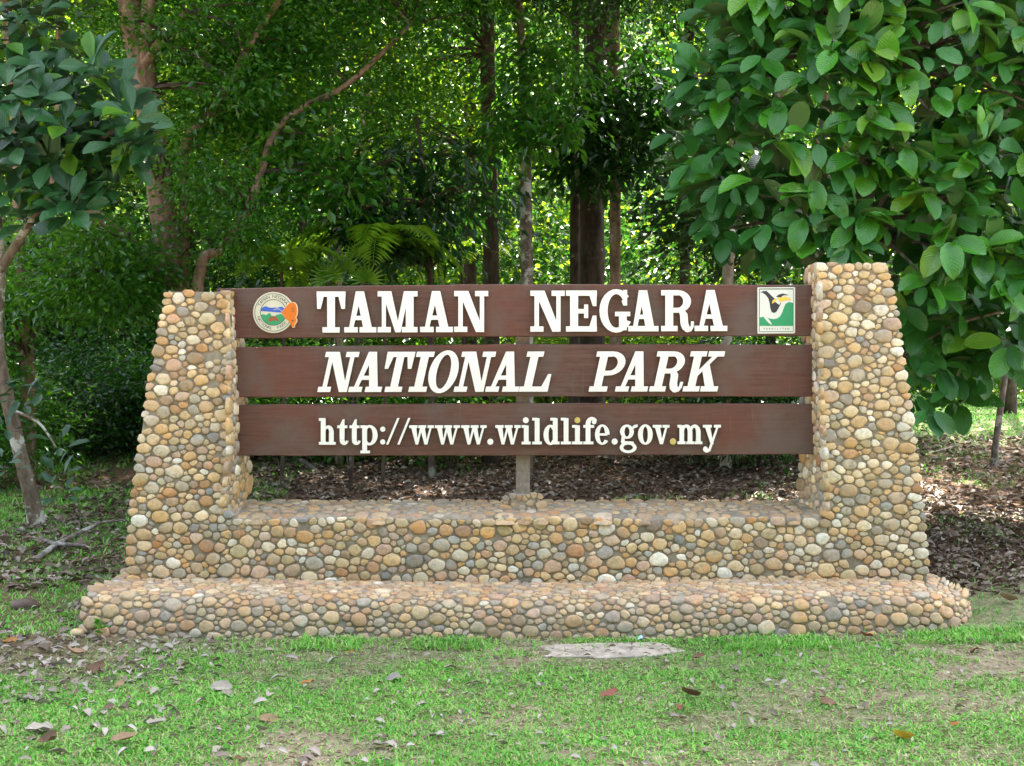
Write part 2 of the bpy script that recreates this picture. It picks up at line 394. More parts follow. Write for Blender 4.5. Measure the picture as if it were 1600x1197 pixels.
def do_patch(inside, bbox, base, mapf, scale, keyf, pal, rng, hfac=.21, hmin=.005, hmax=.0135, gap=1.7, anis=1.3, drop=.03, flip=False, vis=1.0, tries=26000, n=10, edgeclip=None, lo=.68, hi=1.45):
    """domain units -> metres by `scale`"""
    cells, an = pack(inside, bbox, base, rng, anis, tries, lo, hi)
    for c, rad, poly in cells:
        if rng.random() < drop and rad < base * .95: continue
        if edgeclip is not None:
            poly = edgeclip(c, poly, an)
            if len(poly) < 3: continue
        cc, th, r = outline(c, poly, n, gap, rng)
        rm = float(np.mean(r)) * scale
        if rm < .012: continue
        h = float(np.clip(rm * hfac * rng.uniform(.75, 1.3), hmin, hmax))
        V, Fc = stone_mesh(cc, th, r, an, mapf, h, rng)
        if flip: Fc = [f[::-1] for f in Fc]
        p = PW[pal(cc[0], cc[1] / an)] if callable(pal) else PW[pal]
        a, b = rng.choice(len(PAL), 2, p=p / p.sum())
        col = (PAL[a] * .75 + PAL[b] * .25) * rng.uniform(.84, 1.14) * (np.array((1.06, 1.05, 1.0)) if pal != 'top' and pal != 'plinth' else (.9, .87, .83) if pal == 'top' else (1.0, .96, .88))
        if pal in ('plinth', 'top'): col = col * .74 + np.array((.36, .27, .20)) * .26
        STONES.append([keyf(cc[0], cc[1] / an), rm * rm * vis, V, Fc, col])

# ------------------------------------------------------------------ the park sign: masonry
Y0 = 6.8
sign = thing('park_sign', (0, 6.9, 0), 'park entrance sign of brown boards with white letters between two pebble stone pillars', 'sign')
part_empty = {}
ZP = .25     # top of plinth
def front_Y(py): return Y0 + .07 * max(0.0, (905 - py)) / 450.0
LOUT = [(410, 271), (452, 262), (462, 257), (530, 244), (620, 227), (740, 209), (845, 199), (930, 198)]
LIN = [(410, 357), (452, 358), (600, 361), (690, 362), (775, 354), (806, 346), (930, 346)]
RIN = [(400, 1276), (412, 1276), (600, 1280), (740, 1286), (806, 1291), (930, 1291)]
ROUT = [(400, 1386), (409, 1388), (499, 1405), (640, 1425), (770, 1441), (860, 1450), (930, 1452)]
def itp(tab, py): return float(np.interp(py, [t[0] for t in tab], [t[1] for t in tab]))
def topline(px):
    if px < 358: return 455 + 2 * math.sin(px * .1)
    if px > 1276: return 411 + 1.5 * math.sin(px * .13)
    return 810 + 2 * math.sin(px * .02)

def inside_U(p):
    x, y = p
    if y > 912 or y < topline(x) + 3: return False
    if x < itp(LOUT, y) + 3 or x > itp(ROUT, y) - 3: return False
    if y < 806 and itp(LIN, y) - 3 < x < itp(RIN, y) + 3: return False
    return True
def clip_U(c, poly, an):
    x, y = c[0], c[1] / an
    def cut(tab, sgn, over):
        nonlocal poly
        xa, xb = itp(tab, y - 8), itp(tab, y + 8)
        e = np.array((16.0 * an, -(xb - xa))) * sgn; e = e / np.hypot(*e)
        q = np.array((itp(tab, y), y * an)); t = float(np.dot(q - c, e)) + over
        poly = clip(poly, c, e, t) if len(poly) >= 3 else poly
    cut(LOUT, -1, 2.6); cut(ROUT, 1, 2.6)
    if y < 800:
        if x < 700: cut(LIN, 1, 1.0)
        else: cut(RIN, -1, 1.0)
    t = (y - topline(x)) * an + 1.0
    if len(poly) >= 3: poly = clip(poly, c, np.array((0., -1.)), t)
    if len(poly) >= 3: poly = clip(poly, c, np.array((0., 1.)), (918 - y) * an)
    return poly
def map_front(px, py, h):
    Yf = front_Y(py); return P(px, py, Yf) + Vector((0, -h, 0)) if True else None
def key_U(px, py):
    if py > 806: return 'base_wall' if 346 < px < 1291 else ('pillar_l' if px < 800 else 'pillar_r')
    return 'pillar_l' if px < 800 else 'pillar_r'
SC = Y0 / F
do_patch(inside_U, (195, 400, 1456, 916), 11.5, map_front, SC, key_U, lambda x, y: 'right' if x > 1240 and y < 900 else 'front', np.random.default_rng(4), tries=60000, edgeclip=clip_U, gap=.75, hi=1.42, lo=.6)

# pillar cores and faces
DEPTH_B, DEPTH_T = .54, .25
def pillar_core(name, tin, tout, ytop, left):
    levels = list(np.linspace(ytop, 915, 12)); V = []
    rng = np.random.default_rng(8)
    rows = []
    for py in levels:
        Yf = front_Y(py) + .006; f = (py - ytop) / (915 - ytop); dep = DEPTH_T + (DEPTH_B - DEPTH_T) * f
        xl, xr = (itp(tout, py), itp(tin, py)) if left else (itp(tin, py), itp(tout, py))
        a = P(xl + 2, py, Yf); b = P(xr - 2, py, Yf)
        # back corners drift inwards on the board side towards the bottom
        k = .05 * f
        bl = Vector((a.x + (-k if not left else .0), Yf + dep, a.z)); br = Vector((b.x + (k if left else 0), Yf + dep, b.z))
        c = .010
        ring = [a + Vector((c, 0, 0)), b + Vector((-c, 0, 0)), b + Vector((0, c, 0)), br + Vector((0, -c, 0)), br + Vector((-c, 0, 0)), bl + Vector((c, 0, 0)), bl + Vector((0, -c, 0)), a + Vector((0, c, 0))]
        rows.append(ring); V += ring
    n = 8; Fc = []
    for r in range(len(rows) - 1):
        for i in range(n):
            j = (i + 1) % n; Fc.append((r * n + i, (r + 1) * n + i, (r + 1) * n + j, r * n + j))
    Fc.append(tuple(range(n))); Fc.append(tuple(reversed(range((len(rows) - 1) * n, len(rows) * n))))
    return pydata(name, V, Fc, M['mortar'], sign), rows
pl, rowsL = pillar_core('pillar', LIN, LOUT, 456, True)
pr, rowsR = pillar_core('pillar', RIN, ROUT, 412, False)
part_empty['pillar_l'] = pl; part_empty['pillar_r'] = pr
pl['label'] = 'left pebble stone pillar, tapering and shorter'; pr['label'] = 'right pebble stone pillar, taller and paler'

def side_patch(rows, idx_front, idx_back, nrm, key, pal, seed, vis, zmin, hf=.22, hx=.014):
    """stones on a pillar side; s = fraction across depth, t = z"""
    zs = np.array([r[idx_front].z for r in rows])[::-1]
    fr = np.array([r[idx_front] for r in rows])[::-1]; bk = np.array([r[idx_back] for r in rows])[::-1]
    z0, z1 = max(zs[0], zmin), zs[-1]
    def mp(s, z, h):
        z = min(max(z, zs[0]), zs[-1] + .01)
        a = np.array([np.interp(z, zs, fr[:, k]) for k in range(3)]); b = np.array([np.interp(z, zs, bk[:, k]) for k in range(3)])
        p = a + (b - a) * s / .5; p[2] = z
        return Vector(p) + nrm * h
    s0 = .05 if hx < .01 else .015
    def ins(p): return s0 < p[0] < .49 and z0 + .02 < p[1] < z1 - .012
    fl = nrm.x > 0
    do_patch(ins, (0, z0, .5, z1), .052, mp, 1.0, lambda *_: key, pal, np.random.default_rng(seed), gap=.005, tries=6000, hfac=hf, hmin=.003, hmax=hx, edgeclip=(lambda c, poly, an: clip(poly, c, np.array((-1., 0.)), c[0] - .035)) if hx < .01 else None, vis=vis, flip=not fl and False)
side_patch(rowsL, 2, 3, Vector((1, 0, .02)), 'pillar_l', 'front', 21, .35, .70)
side_patch(rowsR, 7, 6, Vector((-1, 0, .02)), 'pillar_r', 'right', 22, .35, .70)
side_patch(rowsL, 7, 6, Vector((-1, 0, .1)), 'pillar_l', 'front', 23, .01, .26, .07, .004)
side_patch(rowsR, 2, 3, Vector((1, 0, .1)), 'pillar_r', 'right', 24, .01, .26, .07, .004)

# pillar caps (rough mortar edge with small stones)
def cap_patch(rows, key, pal, seed):
    r0 = rows[0]; a, b, c, d = r0[0], r0[1], r0[4], r0[5]
    x0, x1 = max(a.x, d.x), min(b.x, c.x); y0, y1 = a.y, d.y; z = a.z
    do_patch(lambda p: True, (x0 + .02, y0 + .02, x1 - .02, y1 - .02), .045, lambda s, t, h: Vector((s, t, z + h * .6)), 1.0, lambda *_: key, pal, np.random.default_rng(seed), gap=.006, anis=1.0, tries=1500, vis=.02)

# base wall between the pillars
xa = P(346, 860, Y0).x; xb = P(1291, 860, Y0).x
ZW = .690; ZWB = .735; YB = Y0 + .56
def wall_prof():   # (y, z) profile, front to back over the top
    return [(Y0 + .006, ZP - .03), (Y0 + .006 + .012, ZW - .035), (Y0 + .022, ZW - .012), (Y0 + .05, ZW + .004), (Y0 + .30, .722), (YB - .03, ZWB), (YB, ZWB - .03), (YB + .02, ZP - .03)]
prof = wall_prof(); NX = 40; V = []
for i in range(NX + 1):
    x = xa - .01 + (xb - xa + .02) * i / NX
    for q, (y, z) in enumerate(prof):
        w = .010 * (vnoise(i * .7, q * 1.3) - .5) if 1 < q < 6 else 0
        V.append((x, y, z + w))
m_ = len(prof)
Fc = [(i * m_ + q, (i + 1) * m_ + q, (i + 1) * m_ + q + 1, i * m_ + q + 1) for i in range(NX) for q in range(m_ - 1)]
bw = pydata('base_wall', V, Fc, M['mortar'], sign, smooth=False); part_empty['base_wall'] = bw
def ztop(y): return float(np.interp(y, [p[0] for p in prof[1:6]], [p[1] for p in prof[1:6]]))
do_patch(lambda p: True, (xa + .03, Y0 + .085, xb - .03, YB - .02), .055, lambda s, t, h: Vector((s, t, ztop(t) + h)), 1.0, lambda *_: 'base_wall', 'top', np.random.default_rng(41), gap=.007, anis=1.0, hfac=.16, hmin=.004, hmax=.010, drop=.10, tries=14000, vis=.3, hi=1.1)

# plinth
YP = 6.3
PTOP = [(122, 929), (150, 926), (350, 932), (600, 938), (1000, 938), (1300, 934), (1500, 928), (1532, 938)]
PBOT = [(122, 1000), (1540, 1000)]
xl, xr = P(124, 960, YP).x, P(1556, 960, YP).x
def plan(u):
    """front line of the plinth in plan, u in px along x; both ends turn back in a curve"""
    X = (u - 800) * YP / F; e = max(0, (u - 1450) / 108.0); f = max(0, (150 - u) / 28.0)
    return X, YP + .34 * e ** 2.2 + .05 * f ** 2
def ptop_z(u, y=YP): return .252 + .012 * math.sin(u * .006) - .05 * sstep(1450, 1558, u)
us = list(np.linspace(122, 1558, 60)); V = []
YPB = Y0 + .72
# cross-section of the step: battered face rolling over into the ledge (set-back, height)
PROF = np.array([(.0, -.14), (.006, .0), (.035, .12), (.062, .185), (.095, .222), (.15, .243), (.24, .252), (.36, .256), (.52, .262)])
PLEN = np.concatenate([[0], np.cumsum(np.hypot(*np.diff(PROF, axis=0).T))]) - .14
for u in us:
    X, Y = plan(u); k = float(ptop_z(u)) / .252; g = gz(X, Y) - .12
    V += [(X, Y + a + .004, (b if b < 0 else b * k) - .003) for a, b in PROF] + [(X, YPB - .03, .262 * k), (X, YPB, .262 * k - .03), (X, YPB + .03, g)]
m_ = len(PROF) + 3; N = len(us)
Fc = [(i * m_ + q, (i + 1) * m_ + q, (i + 1) * m_ + q + 1, i * m_ + q + 1) for i in range(N - 1) for q in range(m_ - 1)]
Fc += [tuple(reversed(range(m_))), tuple((N - 1) * m_ + q for q in range(m_))]
pn = pydata('plinth', V, Fc, M['mortar'], sign); part_empty['plinth'] = pn
def map_pl(px, t, h):
    """px along the front, t = distance up and over the section in pixel units at the front plane"""
    tt = -t * YP / F
    X, Y = plan(px); k = float(ptop_z(px)) / .252
    a = float(np.interp(tt, PLEN, PROF[:, 0])); b = float(np.interp(tt, PLEN, PROF[:, 1]))
    a2 = float(np.interp(tt + .02, PLEN, PROF[:, 0])); b2 = float(np.interp(tt + .02, PLEN, PROF[:, 1])); a1 = float(np.interp(tt - .02, PLEN, PROF[:, 0])); b1 = float(np.interp(tt - .02, PLEN, PROF[:, 1]))
    da, db = a2 - a1, b2 - b1; L = max(math.hypot(da, db), 1e-6); da /= L; db /= L
    d = plan(px + 1); tv = Vector((d[0] - X, d[1] - Y, 0)).normalized(); nv = Vector((tv.y, -tv.x, 0)) * db + Vector((0, 0, da))
    return Vector((X, Y + a, b if b < 0 else b * k)) + nv * h
xW0, xW1 = P(199, 905, Y0).x - .02, P(1452, 905, Y0).x + .02
def ins_pl(p): return 126 < p[0] < 1553 and -PLEN[-1] * F / YP < p[1] < 6
def clip_pl(c, poly, an):
    X = (c[0] - 800) * YP / F
    if xW0 < X < xW1 and plan(c[0])[1] < YP + .05: return clip(poly, c, np.array((0., -1.)), (c[1] / an + (PLEN[-1] - .012) * F / YP) * an)
    return poly
do_patch(ins_pl, (122, -PLEN[-1] * F / YP, 1558, 6), 11.6, map_pl, YP / F, lambda *_: 'plinth', 'plinth', np.random.default_rng(51), edgeclip=clip_pl, gap=.75, hi=1.4, lo=.6, tries=60000, vis=.9, hmax=.014)
def ins_pt(p):
    u = p[0] * F / YP + 800; X, Y = plan(u)
    return p[1] > Y + .56 and not (xW0 < p[0] < xW1)
do_patch(ins_pt, (xl + .05, YP + .03, xr - .06, YPB - .05), .050, lambda s, t, h: Vector((s, t, .262 * float(ptop_z(s * F / YP + 800)) / .252 + h)), 1.0, lambda *_: 'plinth', 'plinth', np.random.default_rng(52), gap=.004, anis=1.15, hfac=.3, hmin=.007, hmax=.016, drop=.04, tries=9000, vis=.3)
def lside(s, t, h): return Vector((xl - .004 - h, s, t))
do_patch(lambda p: True, (YP + .16, .03, YPB - .05, .14), .05, lside, 1.0, lambda *_: 'plinth', 'plinth', np.random.default_rng(53), gap=.006, hfac=.08, hmin=.003, hmax=.005, tries=3000, vis=.01, anis=1.2)
def rside(s, t, h): return Vector((xr + .004 + h, s, t))
do_patch(lambda p: True, (plan(1557)[1] + .2, .05, YPB - .08, .15), .05, rside, 1.0, lambda *_: 'plinth', 'plinth', np.random.default_rng(54), gap=.006, hfac=.08, hmin=.002, hmax=.004, tries=2000, vis=.01)

# post and its stone footing
pc = P(817, 780, 7.12)
def box(c, d, jit=0):
    x, y, z = d[0] / 2, d[1] / 2, d[2] / 2
    v = [(c[0] + sx * x, c[1] + sy * y, c[2] + sz * z) for sz in (-1, 1) for sx, sy in ((-1, -1), (1, -1), (1, 1), (-1, 1))]
    f = [(3, 2, 1, 0), (4, 5, 6, 7), (0, 1, 5, 4), (1, 2, 6, 5), (2, 3, 7, 6), (3, 0, 4, 7)]
    return v, f
def bevelled(name, v, f, mat, parent, w=.006, seg=2, smooth=False):
    o = pydata(name, v, f, mat, parent)
    b = o.modifiers.new('bevel', 'BEVEL'); b.width = w; b.segments = seg
    return o
zp1 = P(0, 452, 7.12).z
v, f = box((pc.x, 7.125, (zp1 + .70) / 2), (.098, .12, zp1 - .70)); bevelled('post', v, f, M['post'], sign, .008)
foot_o = None
hz0 = .715
ringv = []; nn = 14
for z, r in ((hz0, .108), (hz0 + .07, .102), (hz0 + .10, .088), (hz0 + .112, .05)):
    for i in range(nn):
        a = 2 * math.pi * i / nn; k = max(abs(math.cos(a)), abs(math.sin(a))) ** .6
        ringv.append((pc.x + r * math.cos(a) / k, 7.125 + r * math.sin(a) / k, z))
fc = [(q * nn + i, q * nn + (i + 1) % nn, (q + 1) * nn + (i + 1) % nn, (q + 1) * nn + i) for q in range(3) for i in range(nn)]
fo = pydata('post_footing', ringv, fc, M['mortar'], sign); part_empty['foot'] = fo
do_patch(lambda p: True, (-.11, hz0 + .012, .11, hz0 + .085), .022, lambda s, t, h: Vector((pc.x + s, 7.125 - .105 + 2.2 * s * s - h, t)), 1.0, lambda *_: 'foot', 'top', np.random.default_rng(61), gap=.003, tries=1500, hfac=.14, hmin=.003, hmax=.008, vis=.8)

# emit the stones
order = sorted(range(len(STONES)), key=lambda i: -STONES[i][1])
N_IND = 320
print('STONES', len(STONES), {k: sum(1 for s in STONES if s[0] == k) for k in set(s[0] for s in STONES)})
rest = {}
offs = {k: o for k, o in part_empty.items()}
for rank, i in enumerate(order):
    key, ar, V, Fc, col = STONES[i]
    cols = np.tile(np.append(col, 1.0), (len(V), 1))
    if rank < N_IND:
        pydata('stone', V, Fc, M['stone'], part_empty[key], True, cols)
    else:
        rest.setdefault('all', []).append((V, Fc, cols))
V, Fc, C = [], [], []
for v, f, c in rest.get('all', []):
    o_ = len(V); V += v; Fc += [tuple(a + o_ for a in t) for t in f]; C.append(c)
sm = pydata('smaller_stones', V, Fc, M['stone'], sign, True, np.concatenate(C)); sm['kind'] = 'stuff'

# ------------------------------------------------------------------ boards
YBD = 7.0; BT = .045
def board(tops, bots, seed):
    rng = np.random.default_rng(seed); V = []; n = 30
    for i in range(n + 1):
        px = 338 + (1302 - 338) * i / n
        yt = np.interp(px, [338, 560, 800, 1302], tops) + rng.normal(0, .25); yb = np.interp(px, [338, 560, 800, 1302], bots) + rng.normal(0, .25)
        a = P(px, yt, YBD); b = P(px, yb, YBD); e = .005
        V += [(b.x, YBD + e, b.z), (b.x, YBD, b.z + e), (a.x, YBD, a.z - e), (a.x, YBD + e, a.z), (a.x, YBD + BT - e, a.z), (a.x, YBD + BT, a.z - e), (b.x, YBD + BT, b.z + e), (b.x, YBD + BT - e, b.z)]
    m = 8; Fc = [(i * m + q, (i + 1) * m + q, (i + 1) * m + (q + 1) % m, i * m + (q + 1) % m) for i in range(n) for q in range(m)]
    Fc += [tuple(reversed(range(m))), tuple(n * m + q for q in range(m))]
    return pydata('sign_board', V, Fc, M['board'], sign)
b1 = board((451, 446.5, 444, 445), (529, 527.5, 526, 525), 1)
b2 = board((542.5, 540, 537.5, 538.5), (621, 620.5, 619.5, 620), 2)
b3 = board((633, 631.5, 630, 631), (712, 712, 712, 710), 3)

# ------------------------------------------------------------------ letters
def rc(x0, y0, x1, y1): return [(x0, y0), (x1, y0), (x1, y1), (x0, y1)]
def arc(c, ro, ri, a0=0, a1=360, ci=None, n=None):
    n = n or max(6, int(abs(a1 - a0) / 15)); ci = ci or c; out = []
    for i in range(n):
        t0 = math.radians(a0 + (a1 - a0) * i / n); t1 = math.radians(a0 + (a1 - a0) * (i + 1) / n)
        out.append([(ci[0] + ri[0] * math.cos(t0), ci[1] + ri[1] * math.sin(t0)), (c[0] + ro[0] * math.cos(t0), c[1] + ro[1] * math.sin(t0)),
                    (c[0] + ro[0] * math.cos(t1), c[1] + ro[1] * math.sin(t1)), (ci[0] + ri[0] * math.cos(t1), ci[1] + ri[1] * math.sin(t1))])
    return out
def disc(x, y, r, ry=None, n=16): return [[(x + r * math.cos(2 * math.pi * i / n), y + (ry or r) * math.sin(2 * math.pi * i / n)) for i in range(n)]]

def glyph(ch, w):
    s = .13; top = 1
    if ch == 'T': return [rc(0, 1 - s, w, 1), [(0, 1), (.012, .575), (.10, .575), (.17, .86), (.17, .95)], [(w, 1), (w - .17, .95), (w - .17, .86), (w - .10, .575), (w - .012, .575)], rc(w / 2 - .095, .05, w / 2 + .095, .95), rc(w / 2 - .21, 0, w / 2 + .21, s)]
    if ch == 'A': return [[(.11, .08), (.215, .08), (w / 2 - .0, .82), (w / 2 + .02, 1), (w / 2 - .11, 1)], [(w / 2 - .11, 1), (w / 2 + .09, 1), (w - .1, .08), (w - .315, .08)], rc(.2, .30, w - .25, .405), rc(0, 0, .33, s), rc(w - .41, 0, w, s)]
    if ch == 'M': return [rc(0, 0, .32, s), rc(0, 1 - s, .25, 1), rc(.1, .05, .2, .95), [(.1, 1), (.33, 1), (w / 2 + .07, 0), (w / 2 - .055, 0)], [(w - .33, 1), (w - .2, 1), (w / 2 + .07, 0), (w / 2 - .05, 0)], rc(w - .285, .05, w - .095, .95), rc(w - .3, 1 - s, w, 1), rc(w - .385, 0, w, s)]
    if ch == 'N': return [rc(.1, .05, .21, .95), rc(0, 0, .32, s), rc(0, 1 - s, .25, 1), [(.1, 1), (.345, 1), (w - .1, .0), (w - .3, .0)], rc(w - .205, .0, w - .1, .95), rc(w - .32, 1 - s, w, 1)]
    if ch == 'E': return [rc(.1, .05, .295, .95), rc(0, 1 - s, w, 1), rc(0, 0, w, s), rc(.2, .44, .5, .55), rc(.44, .33, .54, .66), [(w - .2, .95), (w - .1, .62), (w - .01, .62), (w, 1), (w - .2, 1)], [(w - .2, .06), (w - .2, 0), (w, 0), (w - .01, .39), (w - .1, .39)]]
    if ch == 'G': return arc((.41, .5), (.41, .53), (.21, .41), 42, 330) + [rc(w - .275, .03, w - .085, .42), rc(w - .37, .37, w, .48), rc(w - .17, .63, w - .075, 1.01), [(.41 + .21 * .6, .5 + .41 * .6), (.72, .86), (w - .17, .70), (w - .17, .63)]]
    if ch in 'RP':
        g = [rc(.1, .05, .295, .95), rc(0, 1 - s, .42, 1)]
        lo = .45 if ch == 'R' else .40; cy_ = (1 + lo) / 2; ry = (1 - lo) / 2; ex = w - .07 if ch == 'R' else w - .01
        g += arc((.4, cy_), (ex - .4, ry), (ex - .4 - .19, ry - .12), -90, 90)
        g += [rc(.25, 1 - .12, .4, 1), rc(.25, lo, .4, lo + .12)]
        if ch == 'P': return g + [rc(0, 0, .45, s)]
        return g + [rc(0, 0, .40, s), [(.38, .53), (.56, .52), (.64, .42), (.66, .20), (.69, .11), (.72, .12), (.725, .24), (w, .24), (w - .005, .10), (w - .06, .005), (w - .15, -.025), (.60, -.015), (.51, .06), (.47, .18), (.46, .38), (.44, .45), (.38, .47)]]
    if ch == 'I': return [rc(w / 2 - .1, .05, w / 2 + .1, .95), rc(0, 0, w, s), rc(0, 1 - s, w, 1)]
    if ch == 'O': return arc((w / 2, .5), (w / 2, .535), (w / 2 - .195, .425), 0, 360, n=30)
    if ch == 'L': return [rc(.1, .05, .3, .95), rc(0, 1 - s, .42, 1), rc(0, 0, w, s), [(w - .2, .08), (w - .2, 0), (w, 0), (w, .44), (w - .08, .44)]]
    if ch == 'K': return [rc(.1, .05, .295, .95), rc(0, 0, .41, s), rc(0, 1 - s, .41, 1), [(.25, .33), (.25, .48), (w - .26, .93), (w - .13, .93)], [(.38, .53), (.53, .68), (w - .09, .08), (w - .32, .08)], rc(w - .42, 1 - s, w - .02, 1), rc(w - .43, 0, w, s)]
    # lower case: x-height = 1
    s = .145
    if ch == 'h': return [rc(.1, .05, .35, 1.38), rc(0, 1.38 - s, .2, 1.38), rc(0, 0, .45, s), rc(w - .45, 0, w, s), rc(w - .35, .05, w - .1, .62)] + arc((.5, .62), (w - .1 - .5, .39), (.1, .22), 0, 150, ci=((.35 + w - .35) / 2, .62))
    if ch == 't': return [rc(0, 1 - s, w - .06, 1), [(.13, .25), (.38, .25), (.38, 1.32), (.3, 1.32), (.13, 1.0)]] + arc((.36, .24), (.23, .26), (-.02 + .05, .11), 180, 350, ci=(.42, .24))
    if ch == 'p': return [rc(.1, -.42, .35, .95), rc(0, -.45, .5, -.45 + s), rc(0, 1 - s, .3, 1)] + arc((.47, .49), (w - .47, .53), (w - .47 - .26, .40), -140, 140)
    if ch == 'd': return [rc(w - .35, .05, w - .1, 1.36), rc(w - .48, 1.38 - s, w - .2, 1.38), rc(w - .3, 0, w, s)] + arc((w - .47, .49), (w - .47, .53), (w - .47 - .26, .40), 40, 320)
    if ch == ':': return disc(.13, .14, .135) + disc(.13, .8, .135)
    if ch == '.': return disc(w / 2, .14, w / 2)
    if ch == '/': return [[(0, 0), (.12, 0), (w, 1.38), (w - .12, 1.38)]]
    if ch in 'wv':
        t = .27
        if ch == 'v': return [[(.09, .95), (.09 + t, .95), (.53, 0), (.37, 0)], [(.40, 0), (.53, 0), (w - .09, .95), (w - .2, .95)], rc(0, 1 - s, .46, 1), rc(w - .36, 1 - s, w, 1)]
        m = w / 2
        return [[(.09, .95), (.09 + t, .95), (.47, 0), (.33, 0)], [(.36, 0), (.47, 0), (m + .05, .95), (m - .06, .95)], [(m - .1, .95), (m + .16, .95), (m + .30, 0), (m + .15, 0)], [(m + .18, 0), (m + .30, 0), (w - .1, .95), (w - .2, .95)], rc(0, 1 - s, .43, 1), rc(m - .17, 1 - s, m + .24, 1), rc(w - .33, 1 - s, w, 1)]
    if ch in 'il':
        h = 1 if ch == 'i' else 1.38
        g = [rc(w / 2 - .12, .05, w / 2 + .13, h - .02), rc(0, 0, w, s), rc(.0, h - s, w / 2, h)]
        return g
    if ch == 'f': return [rc(.12, .05, .37, 1.1), rc(0, 0, .52, s), rc(0, 1 - s, .56, 1)] + arc((.44, 1.06), (.32, .36), (.1, .2), 30, 180, ci=(.47, 1.06)) + disc(w - .14, 1.16, .12)
    if ch == 'e': return arc((w / 2, .5), (w / 2, .53), (w / 2 - .24, .42), 0, 322) + [rc(.16, .45, w - .12, .57)]
    if ch == 'o': return arc((w / 2, .5), (w / 2, .53), (w / 2 - .25, .41), 0, 360, n=26)
    if ch == 'g': return arc((.38, .65), (.36, .37), (.13, .25), 0, 360, n=24) + [[(.58, .84), (.7, .80), (w, .9), (w, 1.03), (.75, 1.0)], [(.1, .38), (.27, .34), (.26, .16), (.72, .14), (.74, .02), (.16, -.02), (.06, .1)]] + arc((.44, -.17), (.44, .29), (.25, .15), 0, 360, n=24)
    if ch == 'm':
        a = .1; g = [rc(a, .05, a + .24, .98), rc(0, 0, .42, s), rc(0, 1 - s, .2, 1)]
        st = (w - .34 - a - .0) / 2
        for q in (1, 2):
            x = a + st * q; g += [rc(x, .05, x + .24, .64), rc(x - .08, 0, x + .33, s)]
            g += arc((x - .06, .62), (.30, .4), (max(.06, (st - .24) / 2), .24), 0, 150, ci=(x - (st - .24) / 2, .62))
        return g
    if ch == 'y': return [[(.09, .95), (.09 + .27, .95), (.56, 0), (.40, 0)], [(.27, -.30), (.38, -.38), (w - .1, .95), (w - .21, .95)], rc(0, 1 - s, .46, 1), rc(w - .36, 1 - s, w, 1)] + arc((.2, -.24), (.2, .2), (.04, .07), 180, 330, ci=(.23, -.2)) + disc(.13, -.24, .12)
    return [rc(0, 0, w, 1)]

def solid(polys, to3d, depth):
    """union of overlapping polygons -> triangulated raised solid; returns verts, faces, is_front flags"""
    vs, fs = [], []
    for p in polys:
        a = sum(p[i][0] * p[(i + 1) % len(p)][1] - p[(i + 1) % len(p)][0] * p[i][1] for i in range(len(p)))
        if abs(a) < 1e-9: continue
        if a < 0: p = p[::-1]
        fs.append(list(range(len(vs), len(vs) + len(p)))); vs += [Vector(q) for q in p]
    v2, e2, f2, ov_, oe_, of_ = delaunay_2d_cdt(vs, [], fs, 0, 1e-5)
    f2 = [t for t, q in zip(f2, of_) if len(q)]
    n = len(v2); V = [to3d(p.x, p.y, depth) for p in v2] + [to3d(p.x, p.y, 0) for p in v2]
    Fc = [tuple(t) for t in f2]; front = len(Fc)
    ed = {}
    for t in Fc:
        for i in range(len(t)): ed[(t[i], t[(i + 1) % len(t)])] = 1
    for (a, b) in list(ed):
        if (b, a) not in ed: Fc.append((b, a, a + n, b + n))
    return V, Fc, front

def put_text(chars, base_y, unit_px, parent, slant=0.0, by2=None):
    for ch, x0, x1 in chars:
        w = (x1 - x0) / unit_px
        by = base_y(x0)
        if slant: w = w - slant
        g = glyph(ch, w)
        def to3(x, y, d): 
            p = P(x0 + (x + slant * y) * unit_px, by - y * unit_px, YBD); return Vector((p.x, YBD - d - .001 * (d == 0) * 0, p.z))
        V, Fc, fr = solid(g, to3, .030)
        yellow = ch in '.' and x0 > 1040
        o = pydata('letter' if ch.isalpha() else 'punctuation_mark', V, Fc, None, parent)
        o.data.materials.append(M['yellow'] if yellow else M['letter']); o.data.materials.append(M['letter_edge'])
        for i, pl_ in enumerate(o.data.polygons): pl_.material_index = 0 if i < fr else 1
        if yellow: o['label'] = 'yellowed full stop before my'
    return
ld = lambda a, b: (lambda x: a + (b - a) * (x - 500) / 630)
put_text([('T', 496, 541), ('A', 539, 589), ('M', 591, 653), ('A', 657, 708), ('N', 710, 763), ('N', 828.5, 882), ('E', 884, 932), ('G', 936, 984), ('A', 981, 1028), ('R', 1032, 1083), ('A', 1084, 1135)], ld(520, 517.5), 64, b1)
put_text([('N', 497, 563), ('A', 545, 610), ('T', 593, 650), ('I', 638.5, 680), ('O', 664, 723), ('N', 709, 775.5), ('A', 758, 823.5), ('L', 810.5, 869), ('P', 919, 981), ('A', 960, 1024), ('R', 1013, 1077), ('K', 1065, 1133)], ld(612.5, 611.5), 62.5, b2, .22)
url = [('h', 499.5, 525.7), ('t', 528, 545.5), ('t', 547, 564.5), ('p', 564, 591), (':', 595, 603), ('/', 604, 625), ('/', 621.5, 642), ('w', 640, 678.5), ('w', 680, 719), ('w', 721, 760.6), ('.', 761.5, 771), ('w', 774, 813.5), ('i', 815, 829), ('l', 831.5, 846.5), ('d', 849, 874), ('l', 876, 892), ('i', 893.5, 909.7), ('f', 911, 932), ('e', 929, 952), ('.', 955, 964.5), ('g', 967.5, 995.6), ('o', 996, 1019), ('v', 1019, 1045), ('.', 1045.5, 1055.5), ('m', 1057.5, 1096.5), ('y', 1097, 1125)]
put_text(url, ld(694.5, 693.5), 30, b3)
